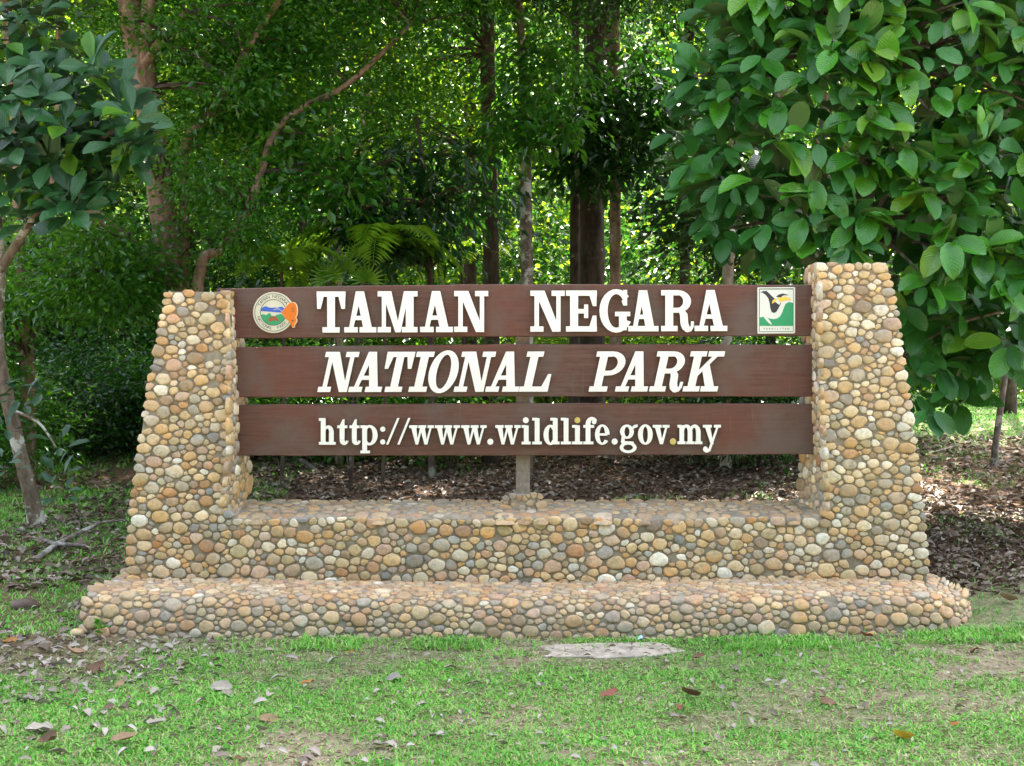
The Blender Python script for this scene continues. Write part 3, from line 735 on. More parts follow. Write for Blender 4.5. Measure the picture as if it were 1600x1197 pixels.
for k_, (x, c, lab) in enumerate(((821.5, 'letter', None), (902, 'yellow', 'yellowed dot of the i in life'))):
    V, Fc, fr = solid(disc(0, 0, 4.6), lambda a, b, d, x=x: Vector((P(x + a, 656.5 - b, YBD).x, YBD - d, P(x, 656.5 - b, YBD).z)), .02)
    o = pydata('letter_dot', V, Fc, None, b3); o.data.materials.append(M[c]); o.data.materials.append(M['letter_edge'])
    for i, pl_ in enumerate(o.data.polygons): pl_.material_index = 0 if i < fr else 1
    if lab: o['label'] = lab

# ------------------------------------------------------------------ emblems (layered flat plates on the top board)
def plate(name, polys, mat, y_front, thick, parent, edge=None):
    V, Fc, fr = solid(polys, lambda a, b, d: Vector((P(a, b, YBD).x, YBD - y_front - d, P(a, b, YBD).z)), thick)
    # photo y runs downward, so flip winding
    Fc = [t[::-1] for t in Fc]
    return pydata(name, V, Fc, M[mat], parent)
def small_text(txt, place, size, mat, parent, yoff):
    """flat print from the built-in font; place(i, n) -> (px, py, angle)"""
    verts, faces = [], []
    chs = [c for c in txt]
    for i, c in enumerate(chs):
        if c == ' ': continue
        cu = bpy.data.curves.new('print', 'FONT'); cu.body = c; cu.align_x = 'CENTER'; cu.align_y = 'CENTER'; cu.size = size; cu.resolution_u = 2
        ob = bpy.data.objects.new('print', cu); me = bpy.data.meshes.new_from_object(ob)
        px, py, an = place(i, len(chs)); ca, sa = math.cos(an), math.sin(an); o_ = len(verts)
        for v in me.vertices:
            x, y = v.co.x * ca - v.co.y * sa, v.co.x * sa + v.co.y * ca
            p = P(px + x, py - y, YBD); verts.append((p.x, YBD - yoff, p.z))
        faces += [tuple(a + o_ for a in pl_.vertices) for pl_ in me.polygons]
        bpy.data.objects.remove(ob); bpy.data.curves.remove(cu); bpy.data.meshes.remove(me)
    return pydata('lettering', verts, faces, M[mat], parent)
E = thing('round_emblem', P(428, 488.5, YBD), '', ''); del E['label']; del E['category']
E.parent = sign; E.location = P(428, 488.5, YBD) - sign.location
cx, cy_ = 428.3, 488.5
plate('disc', disc(cx, cy_, 32, 32, 48), 'cream', .0, .018, E)
plate('outer_ring_line', arc((cx, cy_), (29.6, 29.6), (28.7, 28.7), 0, 360, n=48), 'dgreen', .018, .0015, E)
plate('inner_ring_line', arc((cx, cy_), (20.6, 20.6), (19.6, 19.6), 0, 360, n=48), 'dgreen', .018, .0015, E)
def in_circle(polyfn, n=24): return None
R = 19.6
def chord(yv): 
    d = max(0, R * R - (yv - cy_) ** 2) ** .5; return cx - d, cx + d
# mountains
ridge = [(0, .0), (.12, -2.2), (.2, -2.6), (.3, -.8), (.45, -.1), (.55, -1), (.65, -.3), (.78, -1.6), (.86, -2.0), (.94, .3), (1, 2)]
l0, r0 = chord(482); 
up = [(l0 + (r0 - l0) * t, 481.5 + d) for t, d in ridge]
lo_ = [(r0 + .6, 489.2), (cx + 5, 488.3), (cx - 8, 487.2), (chord(486.3)[0], 486.3)]
plate('blue_mountains', [up + lo_], 'blue', .018, .0015, E)
arcpts = []
bot = [(cx + R * math.cos(math.radians(a)), cy_ + R * math.sin(math.radians(a))) for a in range(10, 171, 10)]
trees_ = [(chord(493)[0], 492.5), (cx - 16, 491.2), (cx - 12.5, 492.6), (cx - 9.5, 491.8), (cx - 8, 489.8), (cx - 5.8, 489.4), (cx - 4, 491), (cx - 3, 493.5), (cx + 2.5, 494), (cx + 5, 492), (cx + 8, 492), (cx + 10, 490.8), (cx + 12.5, 491.2), (cx + 14, 493)]
plate('green_forest', [trees_ + bot], 'green', .018, .0015, E)
plate('brown_tapir', [[(cx - 7.5, 502.5), (cx - 7, 497.5), (cx - 4.5, 495), (cx + 1, 494.3), (cx + 5, 496), (cx + 8, 499.5), (cx + 9, 502.6), (cx + 6.2, 502.2), (cx + 5, 501), (cx - 3, 501.2), (cx - 4.5, 503.5)]], 'brown', .0195, .0015, E)
bf = [(441.5, 489), (447, 481), (452, 475.5), (456, 473), (460, 473.3), (463.5, 476.5), (465, 482), (465.2, 488), (464, 494), (462.5, 496), (464.3, 499), (464, 503), (461, 506.8), (460.5, 509), (460.8, 510.5), (459, 511.5), (457, 510.5), (455, 506), (452.5, 502), (446, 496.5)]
mc = (454.5, 490)
plate('butterfly_border', [[(mc[0] + (x - mc[0]) * 1.07 + .3, mc[1] + (y - mc[1]) * 1.05) for x, y in bf]], 'peach', .004, .020, E)
plate('butterfly', [bf], 'orange', .024, .0018, E)
for q, (a, b) in enumerate(((481.3, 482.4), (484.2, 485.3), (487.2, 488.1))):
    plate('wing_spot', [[(456.3, b), (456.3, a + .3), (460.5, a - .6), (460.8, a + .4)]], 'dgreen', .0258, .001, E)
plate('wing_spot', disc(458.6, 501.3, 1.7, 1.6, 10), 'dgreen', .0258, .001, E)
plate('antenna', arc((434, 493.5), (9.5, 11), (8.8, 10.2), 235, 325), 'peach', .0195, .0015, E)
small_text('TAMAN NEGARA', lambda i, n: (lambda a: (cx + 24.6 * math.cos(a), cy_ - 24.6 * math.sin(a), a - math.pi / 2))(math.radians(151 - i * 10.4)), 7.2, 'black', E, .0186)
small_text('NATIONAL', lambda i, n: (lambda a: (cx + 24.6 * math.cos(a), cy_ - 24.6 * math.sin(a), a + math.pi / 2))(math.radians(200 + i * 8.7)), 6.8, 'black', E, .0186)
small_text('PARK', lambda i, n: (lambda a: (cx + 24.6 * math.cos(a), cy_ - 24.6 * math.sin(a), a + math.pi / 2))(math.radians(287 + i * 10.2)), 6.8, 'black', E, .0186)

H = thing('hornbill_emblem', P(1212, 485.5, YBD), '', ''); del H['label']; del H['category']
H.parent = sign; H.location = P(1212, 485.5, YBD) - sign.location
def hx(x, y): return (1160 + x / 11.97, 440 + y / 11.97)     # from the enlarged crop
plate('plate', [[hx(*q) for q in ((275, 130), (288, 112), (958, 107), (975, 122), (972, 955), (958, 970), (288, 974), (275, 960))]], 'white', 0, .016, H)
fr_ = []
for a in (((305, 135), (945, 132), (945, 150), (305, 152)), ((305, 935), (940, 932), (940, 942), (305, 946)), ((303, 152), (313, 152), (313, 935), (303, 935)), ((936, 150), (945, 150), (945, 932), (936, 932))):
    fr_.append([hx(*q) for q in a])
plate('frame_line', fr_, 'dgreen', .016, .0012, H)
plate('green_field', [[hx(*q) for q in ((314, 672), (382, 660), (440, 735), (505, 800), (545, 812), (520, 760), (455, 672), (500, 695), (570, 706), (640, 692), (690, 655), (730, 590), (760, 500), (790, 430), (830, 395), (870, 386), (915, 396), (935, 410), (935, 832), (314, 832))]], 'green', .016, .0015, H)
plate('hornbill_neck', [[hx(*q) for q in ((325, 208), (370, 182), (440, 178), (500, 235), (560, 295), (600, 330), (560, 370), (540, 420), (600, 385), (650, 420), (680, 440), (700, 390), (705, 420), (660, 510), (620, 575), (575, 592), (535, 570), (510, 500), (495, 390), (470, 310), (420, 250), (370, 215))]], 'black', .016, .0015, H)
plate('hornbill_casque', [[hx(*q) for q in ((620, 285), (670, 245), (740, 228), (800, 238), (852, 264), (780, 258), (735, 272), (715, 300), (650, 295))]], 'black', .016, .0015, H)
plate('hornbill_beak', [[hx(*q) for q in ((645, 310), (720, 300), (780, 288), (840, 298), (880, 320), (905, 358), (830, 345), (760, 358), (720, 385), (690, 370), (660, 335))], [hx(*q) for q in ((540, 420), (550, 360), (600, 322), (640, 340), (600, 370), (565, 405))]], 'yel', .0176, .0015, H)
small_text('PERHILITAN', lambda i, n: (hx(400 + i * 49.5, 888)[0], hx(0, 889)[1], 0), 4.6, 'black', H, .0166)

exec_marker = 0
# ------------------------------------------------------------------ plants: templates
def leaf_template(n=3, fold=.16, curl=.12, shape='oval'):
    """rows along the leaf: left, mid, right; u 0..1, v -1..1"""
    us_ = np.array([0] + {2: [.3, .75], 3: [.15, .5, .85], 4: [.1, .36, .66, .9], 5: [.07, .25, .5, .75, .92]}[n] + [1.0]); V = [(0, 0, 0)]; UV = [(0, 0)]
    for u in us_[1:-1]:
        if shape == 'oval': w = (4 * (u ** 1.06) * (1 - u ** 1.06)) ** .62
        elif shape == 'obov': w = math.sin(math.pi * u ** 1.45) ** .8
        elif shape == 'lance': w = math.sin(math.pi * u ** .8) ** .9
        z = curl * (-(u - .35) ** 2)
        V += [(u, .5 * w, z + fold * w * .5), (u, 0, z), (u, -.5 * w, z + fold * w * .5)]; UV += [(u, w), (u, 0), (u, -w)]
    V.append((1, 0, curl * -(.65 ** 2) - .02)); UV.append((1, 0))
    T = [(0, 2, 1), (0, 3, 2)]
    for k in range(n - 1):
        a = 1 + 3 * k; b = a + 3
        T += [(a, a + 1, b + 1), (a, b + 1, b), (a + 1, a + 2, b + 2), (a + 1, b + 2, b + 1)]
    e = 1 + 3 * (n - 1); t = len(V) - 1
    T += [(e, e + 1, t), (e + 1, e + 2, t)]
    return np.array(V, float), np.array(T, int), np.array(UV, float)
TPL_LOW = (np.array([(0, 0, 0), (.45, .5, .10), (.45, -.5, .10), (1, 0, -.05)], float), np.array([(0, 3, 1), (0, 2, 3)], int), np.array([(0, 0), (.45, 1), (.45, -1), (1, 0)], float))

def leaves_geo(pos, ax, nr, L, Wd, tpl):
    V0, T0, UV0 = tpl; n = len(pos)
    ax = unit(ax); sd = unit(np.cross(nr, ax)); nr = np.cross(ax, sd)
    V = pos[:, None, :] + ax[:, None, :] * (V0[None, :, 0:1] * L[:, None, None]) + sd[:, None, :] * (V0[None, :, 1:2] * Wd[:, None, None]) + nr[:, None, :] * (V0[None, :, 2:3] * L[:, None, None])
    T = T0[None] + (np.arange(n) * len(V0))[:, None, None]
    uv = np.tile(UV0[T0.ravel()], (n, 1))
    return V.reshape(-1, 3), T.reshape(-1, 3), uv

def leaf_cloud(clumps, n_per, rng, r=(.35, .35, .22), L=(.07, .11), wl=.45, droop=.3, up=.9, tpl=TPL_LOW, shell=0.0):
    c = np.repeat(clumps, n_per, axis=0); n = len(c)
    d = rng.standard_normal((n, 3)); 
    if shell: d = unit(d) * (rng.random((n, 1)) ** .45) * 1.3
    pos = c + d * np.array(r)
    ax = unit(d * (1, 1, .4) + rng.standard_normal((n, 3)) * .7); ax[:, 2] -= droop
    nr = rng.standard_normal((n, 3)) * .55; nr[:, 2] += up
    l = rng.uniform(*L, n)
    return leaves_geo(pos, ax, nr, l, l * wl * rng.uniform(.8, 1.2, n), tpl)

def ell(c, rad, n, rng, hollow=.35):
    d = unit(rng.standard_normal((n, 3))); rr = (hollow + (1 - hollow) * rng.random((n, 1))) ** (1 / 2.2)
    return np.array(c) + d * rr * np.array(rad)

def tube(path, radii, n=9, rng=None, wob=.06):
    path = [Vector(p) for p in path]
    # resample smooth (Catmull-Rom)
    pts, rs = [], []
    for i in range(len(path) - 1):
        p0 = path[max(i - 1, 0)]; p1 = path[i]; p2 = path[i + 1]; p3 = path[min(i + 2, len(path) - 1)]
        for k in range(5):
            t = k / 5; pts.append(.5 * ((2 * p1) + (p2 - p0) * t + (2 * p0 - 5 * p1 + 4 * p2 - p3) * t * t + (3 * p1 - p0 - 3 * p2 + p3) * t ** 3)); rs.append(radii[i] + (radii[i + 1] - radii[i]) * t)
    pts.append(path[-1]); rs.append(radii[-1])
    V, Fc = [], []
    for i, (p, r) in enumerate(zip(pts, rs)):
        t = (pts[min(i + 1, len(pts) - 1)] - pts[max(i - 1, 0)]).normalized()
        a = t.cross(Vector((0, 1, .13))).normalized(); b = t.cross(a)
        for k in range(n):
            an = 2 * math.pi * k / n; w = 1 + wob * math.sin(k * 2.3 + i * .9) + (rng.normal(0, wob * .6) if rng is not None else 0)
            V.append(p + (a * math.cos(an) + b * math.sin(an)) * r * w)
    for i in range(len(pts) - 1):
        for k in range(n):
            j = (k + 1) % n; Fc.append((i * n + k, i * n + j, (i + 1) * n + j, (i + 1) * n + k))
    Fc.append(tuple(range((len(pts) - 1) * n, len(pts) * n)))
    return V, Fc
def tubes(name, lst, mat, parent, rng=None, n=9):
    V, Fc = [], []
    for path, rad in lst:
        v, f = tube(path, rad, n, rng); o_ = len(V); V += v; Fc += [tuple(a + o_ for a in t) for t in f]
    return pydata(name, V, Fc, mat, parent, True)
def base_of(px, Y, dip=.15):
    X = (px - 800) * Y / F; return Vector((X, Y, gz(X, Y) - dip))
def merge(geos):
    V, T, U, o_ = [], [], [], 0
    for v, t, u in geos: V.append(v); T.append(t + o_); U.append(u); o_ += len(v)
    return np.concatenate(V), np.concatenate(T), np.concatenate(U)

def tree(name, label, cat, base, trunks, bark, crowns, leafmat, group=None, seed=1, wl=.45, tpl=TPL_LOW, droop=.3, up=.9, n_side=9, branches=True):
    """trunks: [[(px,py,Y,r)...]]; first may start with ('base', px, Y, r). crowns: (px,py,Y, rx,ry,rz, clumps, leaves_each, clump_r, (L0,L1))"""
    rng = np.random.default_rng(seed)
    root = thing(name, base, label, cat, group)
    tl = []
    for tr in trunks:
        path, rad = [], []
        for q in tr:
            if q[0] == 'base': path.append(base_of(q[1], q[2])); rad.append(q[3])
            else: path.append(P(q[0], q[1], q[2])); rad.append(q[3])
        tl.append((path, rad))
    geos = []; tw = []
    for (px, py, Y, rx, ry, rz, nc, nl, cr, L) in crowns:
        c = P(px, py, Y); cl = ell(c, (rx, ry, rz), nc, rng)
        geos.append(leaf_cloud(cl, nl, rng, (cr, cr, cr * .6), L, wl, droop, up, tpl))
        for q in (cl[:: max(1, nc // 9)] if py > -60 else []):
            # twigs from the nearest trunk point to the clump
            best = min((Vector(p) for t_ in tl for p in t_[0][1:]), key=lambda p: (p - Vector(q)).length + abs(p.z - q[2]) * .4, default=None) if tl else None
            if best is not None and .3 < (best - Vector(q)).length < 6:
                mid = (best + Vector(q)) / 2 + Vector((rng.normal(0, .12), rng.normal(0, .12), .1)); tw.append(([best, mid, Vector(q)], [.020, .012, .004]))
    if tl: tubes('trunk', tl, M[bark], root, rng, n_side)
    for t_ in tw: tubes('branch', [t_], M['dark_bark'], root, rng, 5)
    if geos:
        V, T, U = merge(geos); o = np_mesh('crown', V, T, M[leafmat], root); 
    return root

# ------------------------------------------------------------------ big-leaf tree on the right
def big_leaf_objects(root, geo, tpl, mats, name, nind, massmat, camscore):
    pos, ax, nr, L, Wd = geo
    ax = unit(ax); sd = unit(np.cross(nr, ax)); nr = np.cross(ax, sd)
    o_ = np.argsort(-camscore)[:nind]; mask = np.zeros(len(pos), bool); mask[o_] = True
    variants = []
    for k, (t, m) in enumerate(mats):
        V0, T0, UV0 = t; me = bpy.data.meshes.new(name); me.from_pydata(V0.tolist(), [], T0.tolist())
        me.polygons.foreach_set('use_smooth', [True] * len(T0)); l = me.uv_layers.new(name='UVMap'); l.data.foreach_set('uv', UV0[T0.ravel()].astype(np.float32).ravel())
        me.materials.append(m); variants.append(me)
    off = root.location
    for i in o_:
        me = variants[int(RNG.integers(len(variants) - 1))] if RNG.random() > .10 else variants[-1]
        o = bpy.data.objects.new(name, me); COL.objects.link(o); o.parent = root
        mt = Matrix(((ax[i][0] * L[i], sd[i][0] * Wd[i], nr[i][0] * L[i], pos[i][0] - off.x), (ax[i][1] * L[i], sd[i][1] * Wd[i], nr[i][1] * L[i], pos[i][1] - off.y), (ax[i][2] * L[i], sd[i][2] * Wd[i], nr[i][2] * L[i], pos[i][2] - off.z), (0, 0, 0, 1)))
        o.matrix_local = mt
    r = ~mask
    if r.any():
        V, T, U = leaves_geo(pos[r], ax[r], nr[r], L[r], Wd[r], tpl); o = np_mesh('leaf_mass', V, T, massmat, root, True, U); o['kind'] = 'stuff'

def sprays(centers, out, n_leaf, rng, L=(.26, .40), wl=.56, droop=.55, spread=1.0, r0=.06, face=.55):
    """leaves set round the tip of a twig: axis fans out from `out`"""
    pos, ax, nr, Ls, Ws = [], [], [], [], []
    for c, o in zip(centers, out):
        o = o / np.linalg.norm(o); a0 = rng.uniform(0, 6.28)
        t1 = np.cross(o, (0, 0, 1.)); t1 = t1 / max(np.linalg.norm(t1), 1e-6); t2 = np.cross(t1, o)
        k = int(rng.integers(*n_leaf))
        for i in range(k):
            a = a0 + i * 2.4 + rng.normal(0, .25); s = spread * rng.uniform(.6, 1.25)
            d = o * rng.uniform(.15, .6) + (t1 * math.cos(a) + t2 * math.sin(a)) * s; d[2] -= droop * rng.uniform(.4, 1.4); d /= np.linalg.norm(d)
            n = o * face + np.array((0, -.1, 1.3 - face)) + rng.normal(0, .36, 3)
            l = rng.uniform(*L)
            pos.append(c + d * r0 - o * .05 * i * .5); ax.append(d); nr.append(n); Ls.append(l); Ws.append(l * wl * rng.uniform(.88, 1.12))
    return np.array(pos), np.array(ax), np.array(nr), np.array(Ls), np.array(Ws)

def score(pos, L):
    px = 800 + F * pos[:, 0] / pos[:, 1]; py = 598.5 - F * (pos[:, 2] - CAMZ) / pos[:, 1]
    inn = (px > -30) & (px < 1630) & (py > -30) & (py < 1197)
    return inn * (100.0 / pos[:, 1] ** 3) * L + inn * .01

def right_tree():
    rng = np.random.default_rng(77)
    root = thing('broadleaf_tree', base_of(1352, 9.4, 0), 'dense tree with big glossy oval green leaves overhanging the right stone pillar', 'tree')
    tr = [([base_of(1352, 9.4), P(1350, 600, 9.4), P(1345, 380, 9.5), P(1360, 100, 9.5), P(1380, -300, 9.6)], [.10, .09, .075, .06, .03])]
    # outline of the crown in photo pixels (y -> left edge x)
    le = [(-700, 1300), (-250, 1130), (-60, 1085), (40, 1085), (130, 1050), (190, 1040), (280, 1062), (345, 1090), (400, 1180), (440, 1215), (470, 1385), (560, 1420), (650, 1445)]
    cs, outs = [], []
    while len(cs) < 460:
        py = rng.uniform(-330, 640); px = rng.uniform(1020, 1800)
        lx = np.interp(py, [a for a, b in le], [b for a, b in le])
        if px < lx + 8: continue
        if py > 420 and px < 1400: continue
        if py > 560 and (px < 1440 or px > 1510): continue
        if py > 520 and px > 1600: continue
        if 400 < py < 520 and px > 1400 and rng.random() < .2: continue
        dl = min((px - lx) / 260, 1.0); 
        Yf = 9.35 - .95 * math.sin(min(1, dl) * math.pi / 2) * (1 if py > -300 else .6) + .25 * rng.random()
        Yf += .35 * max(0, (py - 420) / 200)
        if rng.random() < .25: Yf += rng.uniform(.3, .9)
        cs.append(np.array(P(px, py, Yf)))
        outs.append(np.array((-.45 * (1 - dl) + .25 * rng.normal(), -1.0, .35 + .2 * rng.normal())))
    for px, py in ((1440, 480), (1470, 520), (1450, 560), (1500, 500), (1540, 530), (1475, 585), (1430, 630), (1452, 655), (1500, 570), (1575, 500), (1590, 540), (1530, 585), (1440, 520), (1410, 490), (1425, 560), (1425, 600), (1490, 540), (1560, 565)):
        cs.append(np.array(P(px, py - 20, 8.9 + .4 * rng.random()))); outs.append(np.array((.2 * rng.normal(), -1., .3)))
    g = sprays(cs, outs, (4, 7), rng, (.18, .34), .57, .5)
    tpl = leaf_template(4, .18, .22, 'oval')
    vs = [(leaf_template(5, f, c, 'oval'), M['big_leaf']) for f, c in ((.14, .15), (.22, .35), (.34, .1), (.18, .55), (.1, .25), (.28, -.2), (.42, .3))]
    tw = []
    for c in cs[::2]:
        b = min((Vector(p) for p in tr[0][0][1:]), key=lambda p: (p - Vector(c)).length)
        tw.append(([b, (b + Vector(c)) / 2 + Vector((0, .1, .15)), Vector(c) + Vector((0, .05, 0))], [.03, .02, .008]))
    tubes('trunk', tr, M['grey_bark'], root, rng); [tubes('branch', [t_], M['grey_bark'], root, rng, 5) for t_ in tw[:90]]
    # inner and back leaves, and the shaded rear half of the crown
    ib, io = [], []
    for k in range(620):
        py = rng.uniform(-420, 560); lx = np.interp(py, [a for a, b in le], [b for a, b in le]); px = rng.uniform(lx + 20, 1900)
        if py > 400 and px < 1400: continue
        ib.append(np.array(P(px, py, rng.uniform(9.2, 11.2)))); io.append(np.array((rng.normal() * .6, rng.normal() * .6 - .2, .4)))
    g2 = sprays(ib, io, (4, 7), rng, (.25, .40), .57, .55)
    g = tuple(np.concatenate([a, b]) for a, b in zip(g, g2))
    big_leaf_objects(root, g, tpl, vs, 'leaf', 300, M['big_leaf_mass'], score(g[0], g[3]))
right_tree()

def left_tree():
    rng = np.random.default_rng(78)
    root = thing('leathery_leaved_tree', base_of(58, 10.3, 0), 'leaning tree with rosettes of dark leathery leaves at the left edge', 'tree')
    tr = [([base_of(60, 10.3), P(45, 760, 10.3), P(15, 640, 10.3), P(-5, 520, 10.25), P(-2, 380, 10.2), P(-30, 180, 10.2), P(-70, -150, 10.3)], [.095, .072, .066, .062, .058, .05, .03]),
          ([P(-5, 430, 10.2), P(60, 330, 10.1), P(130, 240, 10.0), P(200, 190, 9.9)], [.05, .04, .03, .012]),
          ([P(-20, 300, 10.2), P(50, 180, 10.0), P(110, 120, 9.9)], [.045, .03, .012]),
          ([P(15, 640, 10.3), P(60, 660, 10.0), P(88, 700, 9.8)], [.02, .014, .008])]
    tubes('trunk', tr, M['lichen_bark'], root, rng)
    tips = [(208, 178), (150, 172), (85, 215), (148, 245), (200, 245), (110, 140), (30, 255), (20, 170), (60, 150), (5, 60), (95, 75), (165, 110), (60, 290), (120, 300), (10, 300), (40, 205), (-30, 230), (-40, 130), (-20, 20), (60, 20), (100, 190), (180, 215), (-60, 60), (-80, 200), (20, 110), (-50, 300), (75, 250), (130, 205), (215, 205), (165, 275), (90, 320), (185, 150), (120, 160), (45, 130), (150, 215), (105, 235), (60, 245), (20, 215), (130, 275), (35, 85), (75, 110), (140, 90), (10, 130), (0, 190), (110, 320), (30, 325), (205, 220)]
    cs = [np.array(P(x, y, 9.75 + rng.uniform(-.25, .35))) for x, y in tips]
    outs = [np.array((rng.normal() * .35 + .1, -.9, .65 + .25 * rng.normal())) for _ in tips]
    low = [(30, 615), (62, 600), (10, 660), (92, 690), (88, 735), (95, 765), (-10, 600), (5, 720)]
    cs += [np.array(P(x, y, 9.8 + rng.uniform(-.1, .1))) for x, y in low]; outs += [np.array((.2 * rng.normal(), -.6, .8)) for _ in low]
    g1 = sprays(cs[:len(tips)], outs[:len(tips)], (8, 11), rng, (.28, .38), .47, .05, 1.0, .03, 1.0)
    g2 = sprays(cs[len(tips):], outs[len(tips):], (6, 9), rng, (.15, .24), .42, .12, 1.0)
    bk = [np.array(P(rng.uniform(-220, 150), rng.uniform(-330, 250), rng.uniform(10, 11))) for _ in range(36)]
    g3 = sprays(bk, [np.array((rng.normal() * .5, -.4, .9)) for _ in bk], (7, 10), rng, (.24, .36), .44, .15)
    g = tuple(np.concatenate(x) for x in zip(g1, g2, g3))
    mats = [(leaf_template(4, f, c, 'obov'), M['dark_leaf']) for f, c in ((.14, .12), (.2, .25), (.1, .2), (.24, .05))] + [(leaf_template(4, .3, .05, 'obov'), M['new_leaf'])]
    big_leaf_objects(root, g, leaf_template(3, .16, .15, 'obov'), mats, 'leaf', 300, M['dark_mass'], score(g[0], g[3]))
left_tree()

# ------------------------------------------------------------------ forest trees one can tell apart
tree('forked_tree', 'reddish-barked tree forking high behind the left pillar, with small green leaves', 'tree', base_of(268, 12.5, 0),
     [[('base', 268, 12.5, .19), (266, 440, 12.5, .165), (250, 300, 12.5, .16), (228, 140, 12.5, .155), (205, 20, 12.5, .15), (175, -150, 12.6, .12), (150, -500, 13, .06)],
      [(232, 160, 12.5, .1), (230, 90, 12.4, .085), (232, 0, 12.3, .08), (245, -200, 12.2, .05)],
      [(255, 440, 12.4, .07), (205, 380, 12.2, .075), (150, 335, 12.1, .065), (113, 312, 12.0, .05), (40, 240, 11.9, .02)],
      [(228, 100, 12.3, .06), (250, 65, 12.2, .05), (290, 20, 12.1, .03)]], 'red_bark',
     [(365, 260, 12.9, .85, .4, 1.3, 46, 70, .24, (.065, .16)), (355, 130, 11.9, .35, .2, .3, 9, 60, .2, (.07, .12)), (290, 50, 11.9, .35, .2, .3, 8, 60, .2, (.07, .12)), (262, 215, 11.9, .2, .2, .35, 6, 50, .2, (.07, .12)), (200, 60, 12.0, .2, .2, .3, 4, 50, .2, (.07, .12)), (170, 440, 12.0, .9, .4, .45, 28, 88, .24, (.065, .125)), (120, 420, 11.6, .9, .5, .6, 30, 88, .24, (.065, .125)),
      (330, 30, 12.9, 1.5, .5, .9, 50, 120, .28, (.07, .12)), (250, -800, 10.6, 2.6, 1.0, 3.4, 200, 60, .5, (.24, .34))], 'fol_mid', seed=101)
tree('leaning_tree', 'slender tree leaning right with mottled limbs, behind the left end of the top board', 'tree', base_of(310, 12.0, 0),
     [[('base', 300, 12, .075), (310, 440, 12, .07), (345, 390, 12.1, .058), (385, 330, 12.2, .052), (408, 270, 12.3, .048), (430, 205, 12.4, .044), (478, 165, 12.5, .038), (545, 130, 12.6, .034), (640, 40, 12.7, .026)],
      [('base', 285, 12.6, .07), (288, 330, 12.6, .066), (290, 225, 12.6, .062), (330, 175, 12.5, .055), (365, 120, 12.4, .05), (395, 62, 12.4, .045), (445, -10, 12.4, .035)]], 'red_bark',
     [(440, 120, 12.6, 1.2, .4, .9, 42, 88, .24, (.065, .125)), (480, 270, 12.5, .8, .4, .6, 22, 45, .28, (.10, .2)), (340, 340, 11.6, .5, .3, .6, 14, 120, .2, (.06, .1)), (560, 0, 12.6, 1.5, .5, .7, 54, 110, .3, (.07, .11)), (490, -490, 15.2, 3, 1.9, 1.0, 78, 55, .42, (.2, .3)), (620, -780, 10.3, 2.6, 1.0, 3.4, 230, 60, .5, (.24, .34))], 'fol_mid', seed=102)
tree('slim_tree', 'slim reddish trunk behind the leathery-leaved tree at the far left', 'tree', base_of(45, 12.8, 0),
     [[('base', 46, 12.8, .09), (42, 560, 12.8, .085), (30, 380, 12.8, .08), (30, 250, 12.8, .075), (10, 0, 12.8, .06), (0, -300, 12.8, .04)]], 'red_bark',
     [(60, 420, 12.4, 1.0, .5, .6, 26, 88, .24, (.065, .125)), (-60, 520, 12.4, .8, .5, .8, 26, 88, .24, (.065, .125)), (60, -100, 12.6, 1.6, 1, 1.2, 50, 90, .4, (.1, .15)), (67, -490, 15.2, 3, 1.9, 1.0, 78, 55, .42, (.2, .3))], 'fol_mid', seed=103)
tree('dark_trunk_tree', 'tall dark straight trunk, left one of the close pair above the word Taman', 'tree', base_of(735, 16.5, 0),
     [[('base', 735, 16.5, .12), (735, 330, 16.5, .105), (736, 100, 16.5, .1), (738, -300, 16.5, .09)]], 'dark_bark', [(735, -700, 17.5, 3.2, 2.6, 2.0, 60, 36, .6, (.2, .32))], 'fol_can', seed=104)
tree('mottled_trunk_tree', 'tall mottled brown trunk, right one of the close pair above the word Taman', 'tree', base_of(768, 15, 0),
     [[('base', 768, 15, .14), (767, 440, 15, .125), (765, 250, 15, .12), (762, 80, 15, .11), (760, -400, 15, .1)]], 'dark_bark', [(660, -10, 13.8, 1.3, .5, .45, 30, 50, .3, (.10, .18)), (610, 150, 13.8, .6, .4, .7, 20, 100, .28, (.07, .11)), (700, 130, 16.0, 1.0, .4, .7, 24, 80, .28, (.08, .12)), (800, -1000, 17.5, 3.8, 2.6, 2.2, 60, 36, .6, (.2, .32))], 'fol_mid', seed=105)
tree('lichen_trunk_tree', 'thin trunk spotted with white lichen above the gap in the top board lettering', 'tree', base_of(823, 14, 0),
     [[('base', 824, 14, .095), (823, 440, 14, .088), (822, 300, 14, .082), (822, 200, 14, .07), (815, 80, 14, .06), (800, -200, 14, .04)]], 'lichen_bark', [(825, 200, 13.4, .6, .3, .3, 14, 40, .2, (.14, .24)), (845, 120, 13.5, .55, .3, .6, 18, 80, .26, (.09, .15)), (760, -130, 13.6, 2.4, .9, .8, 70, 100, .35, (.09, .14)), (1030, -800, 10.3, 2.7, 1.0, 3.5, 240, 60, .5, (.24, .34))], 'fol_mid', seed=106, wl=.4, droop=.6)
tree('thin_dark_tree', 'thin dark trunk just left of the thickest trunk in the forest', 'tree', base_of(898, 15.5, 0),
     [[('base', 897, 15.5, .09), (898, 440, 15.5, .08), (899, 280, 15.5, .075), (900, 100, 15.5, .06), (900, -300, 15.5, .05)]], 'dark_bark', [(905, -490, 15.2, 3, 1.9, 1.0, 78, 55, .42, (.2, .3)), (880, -650, 15.5, 2.2, 2, 1.6, 60, 26, .5, (.2, .3))], 'fol_can', seed=107)
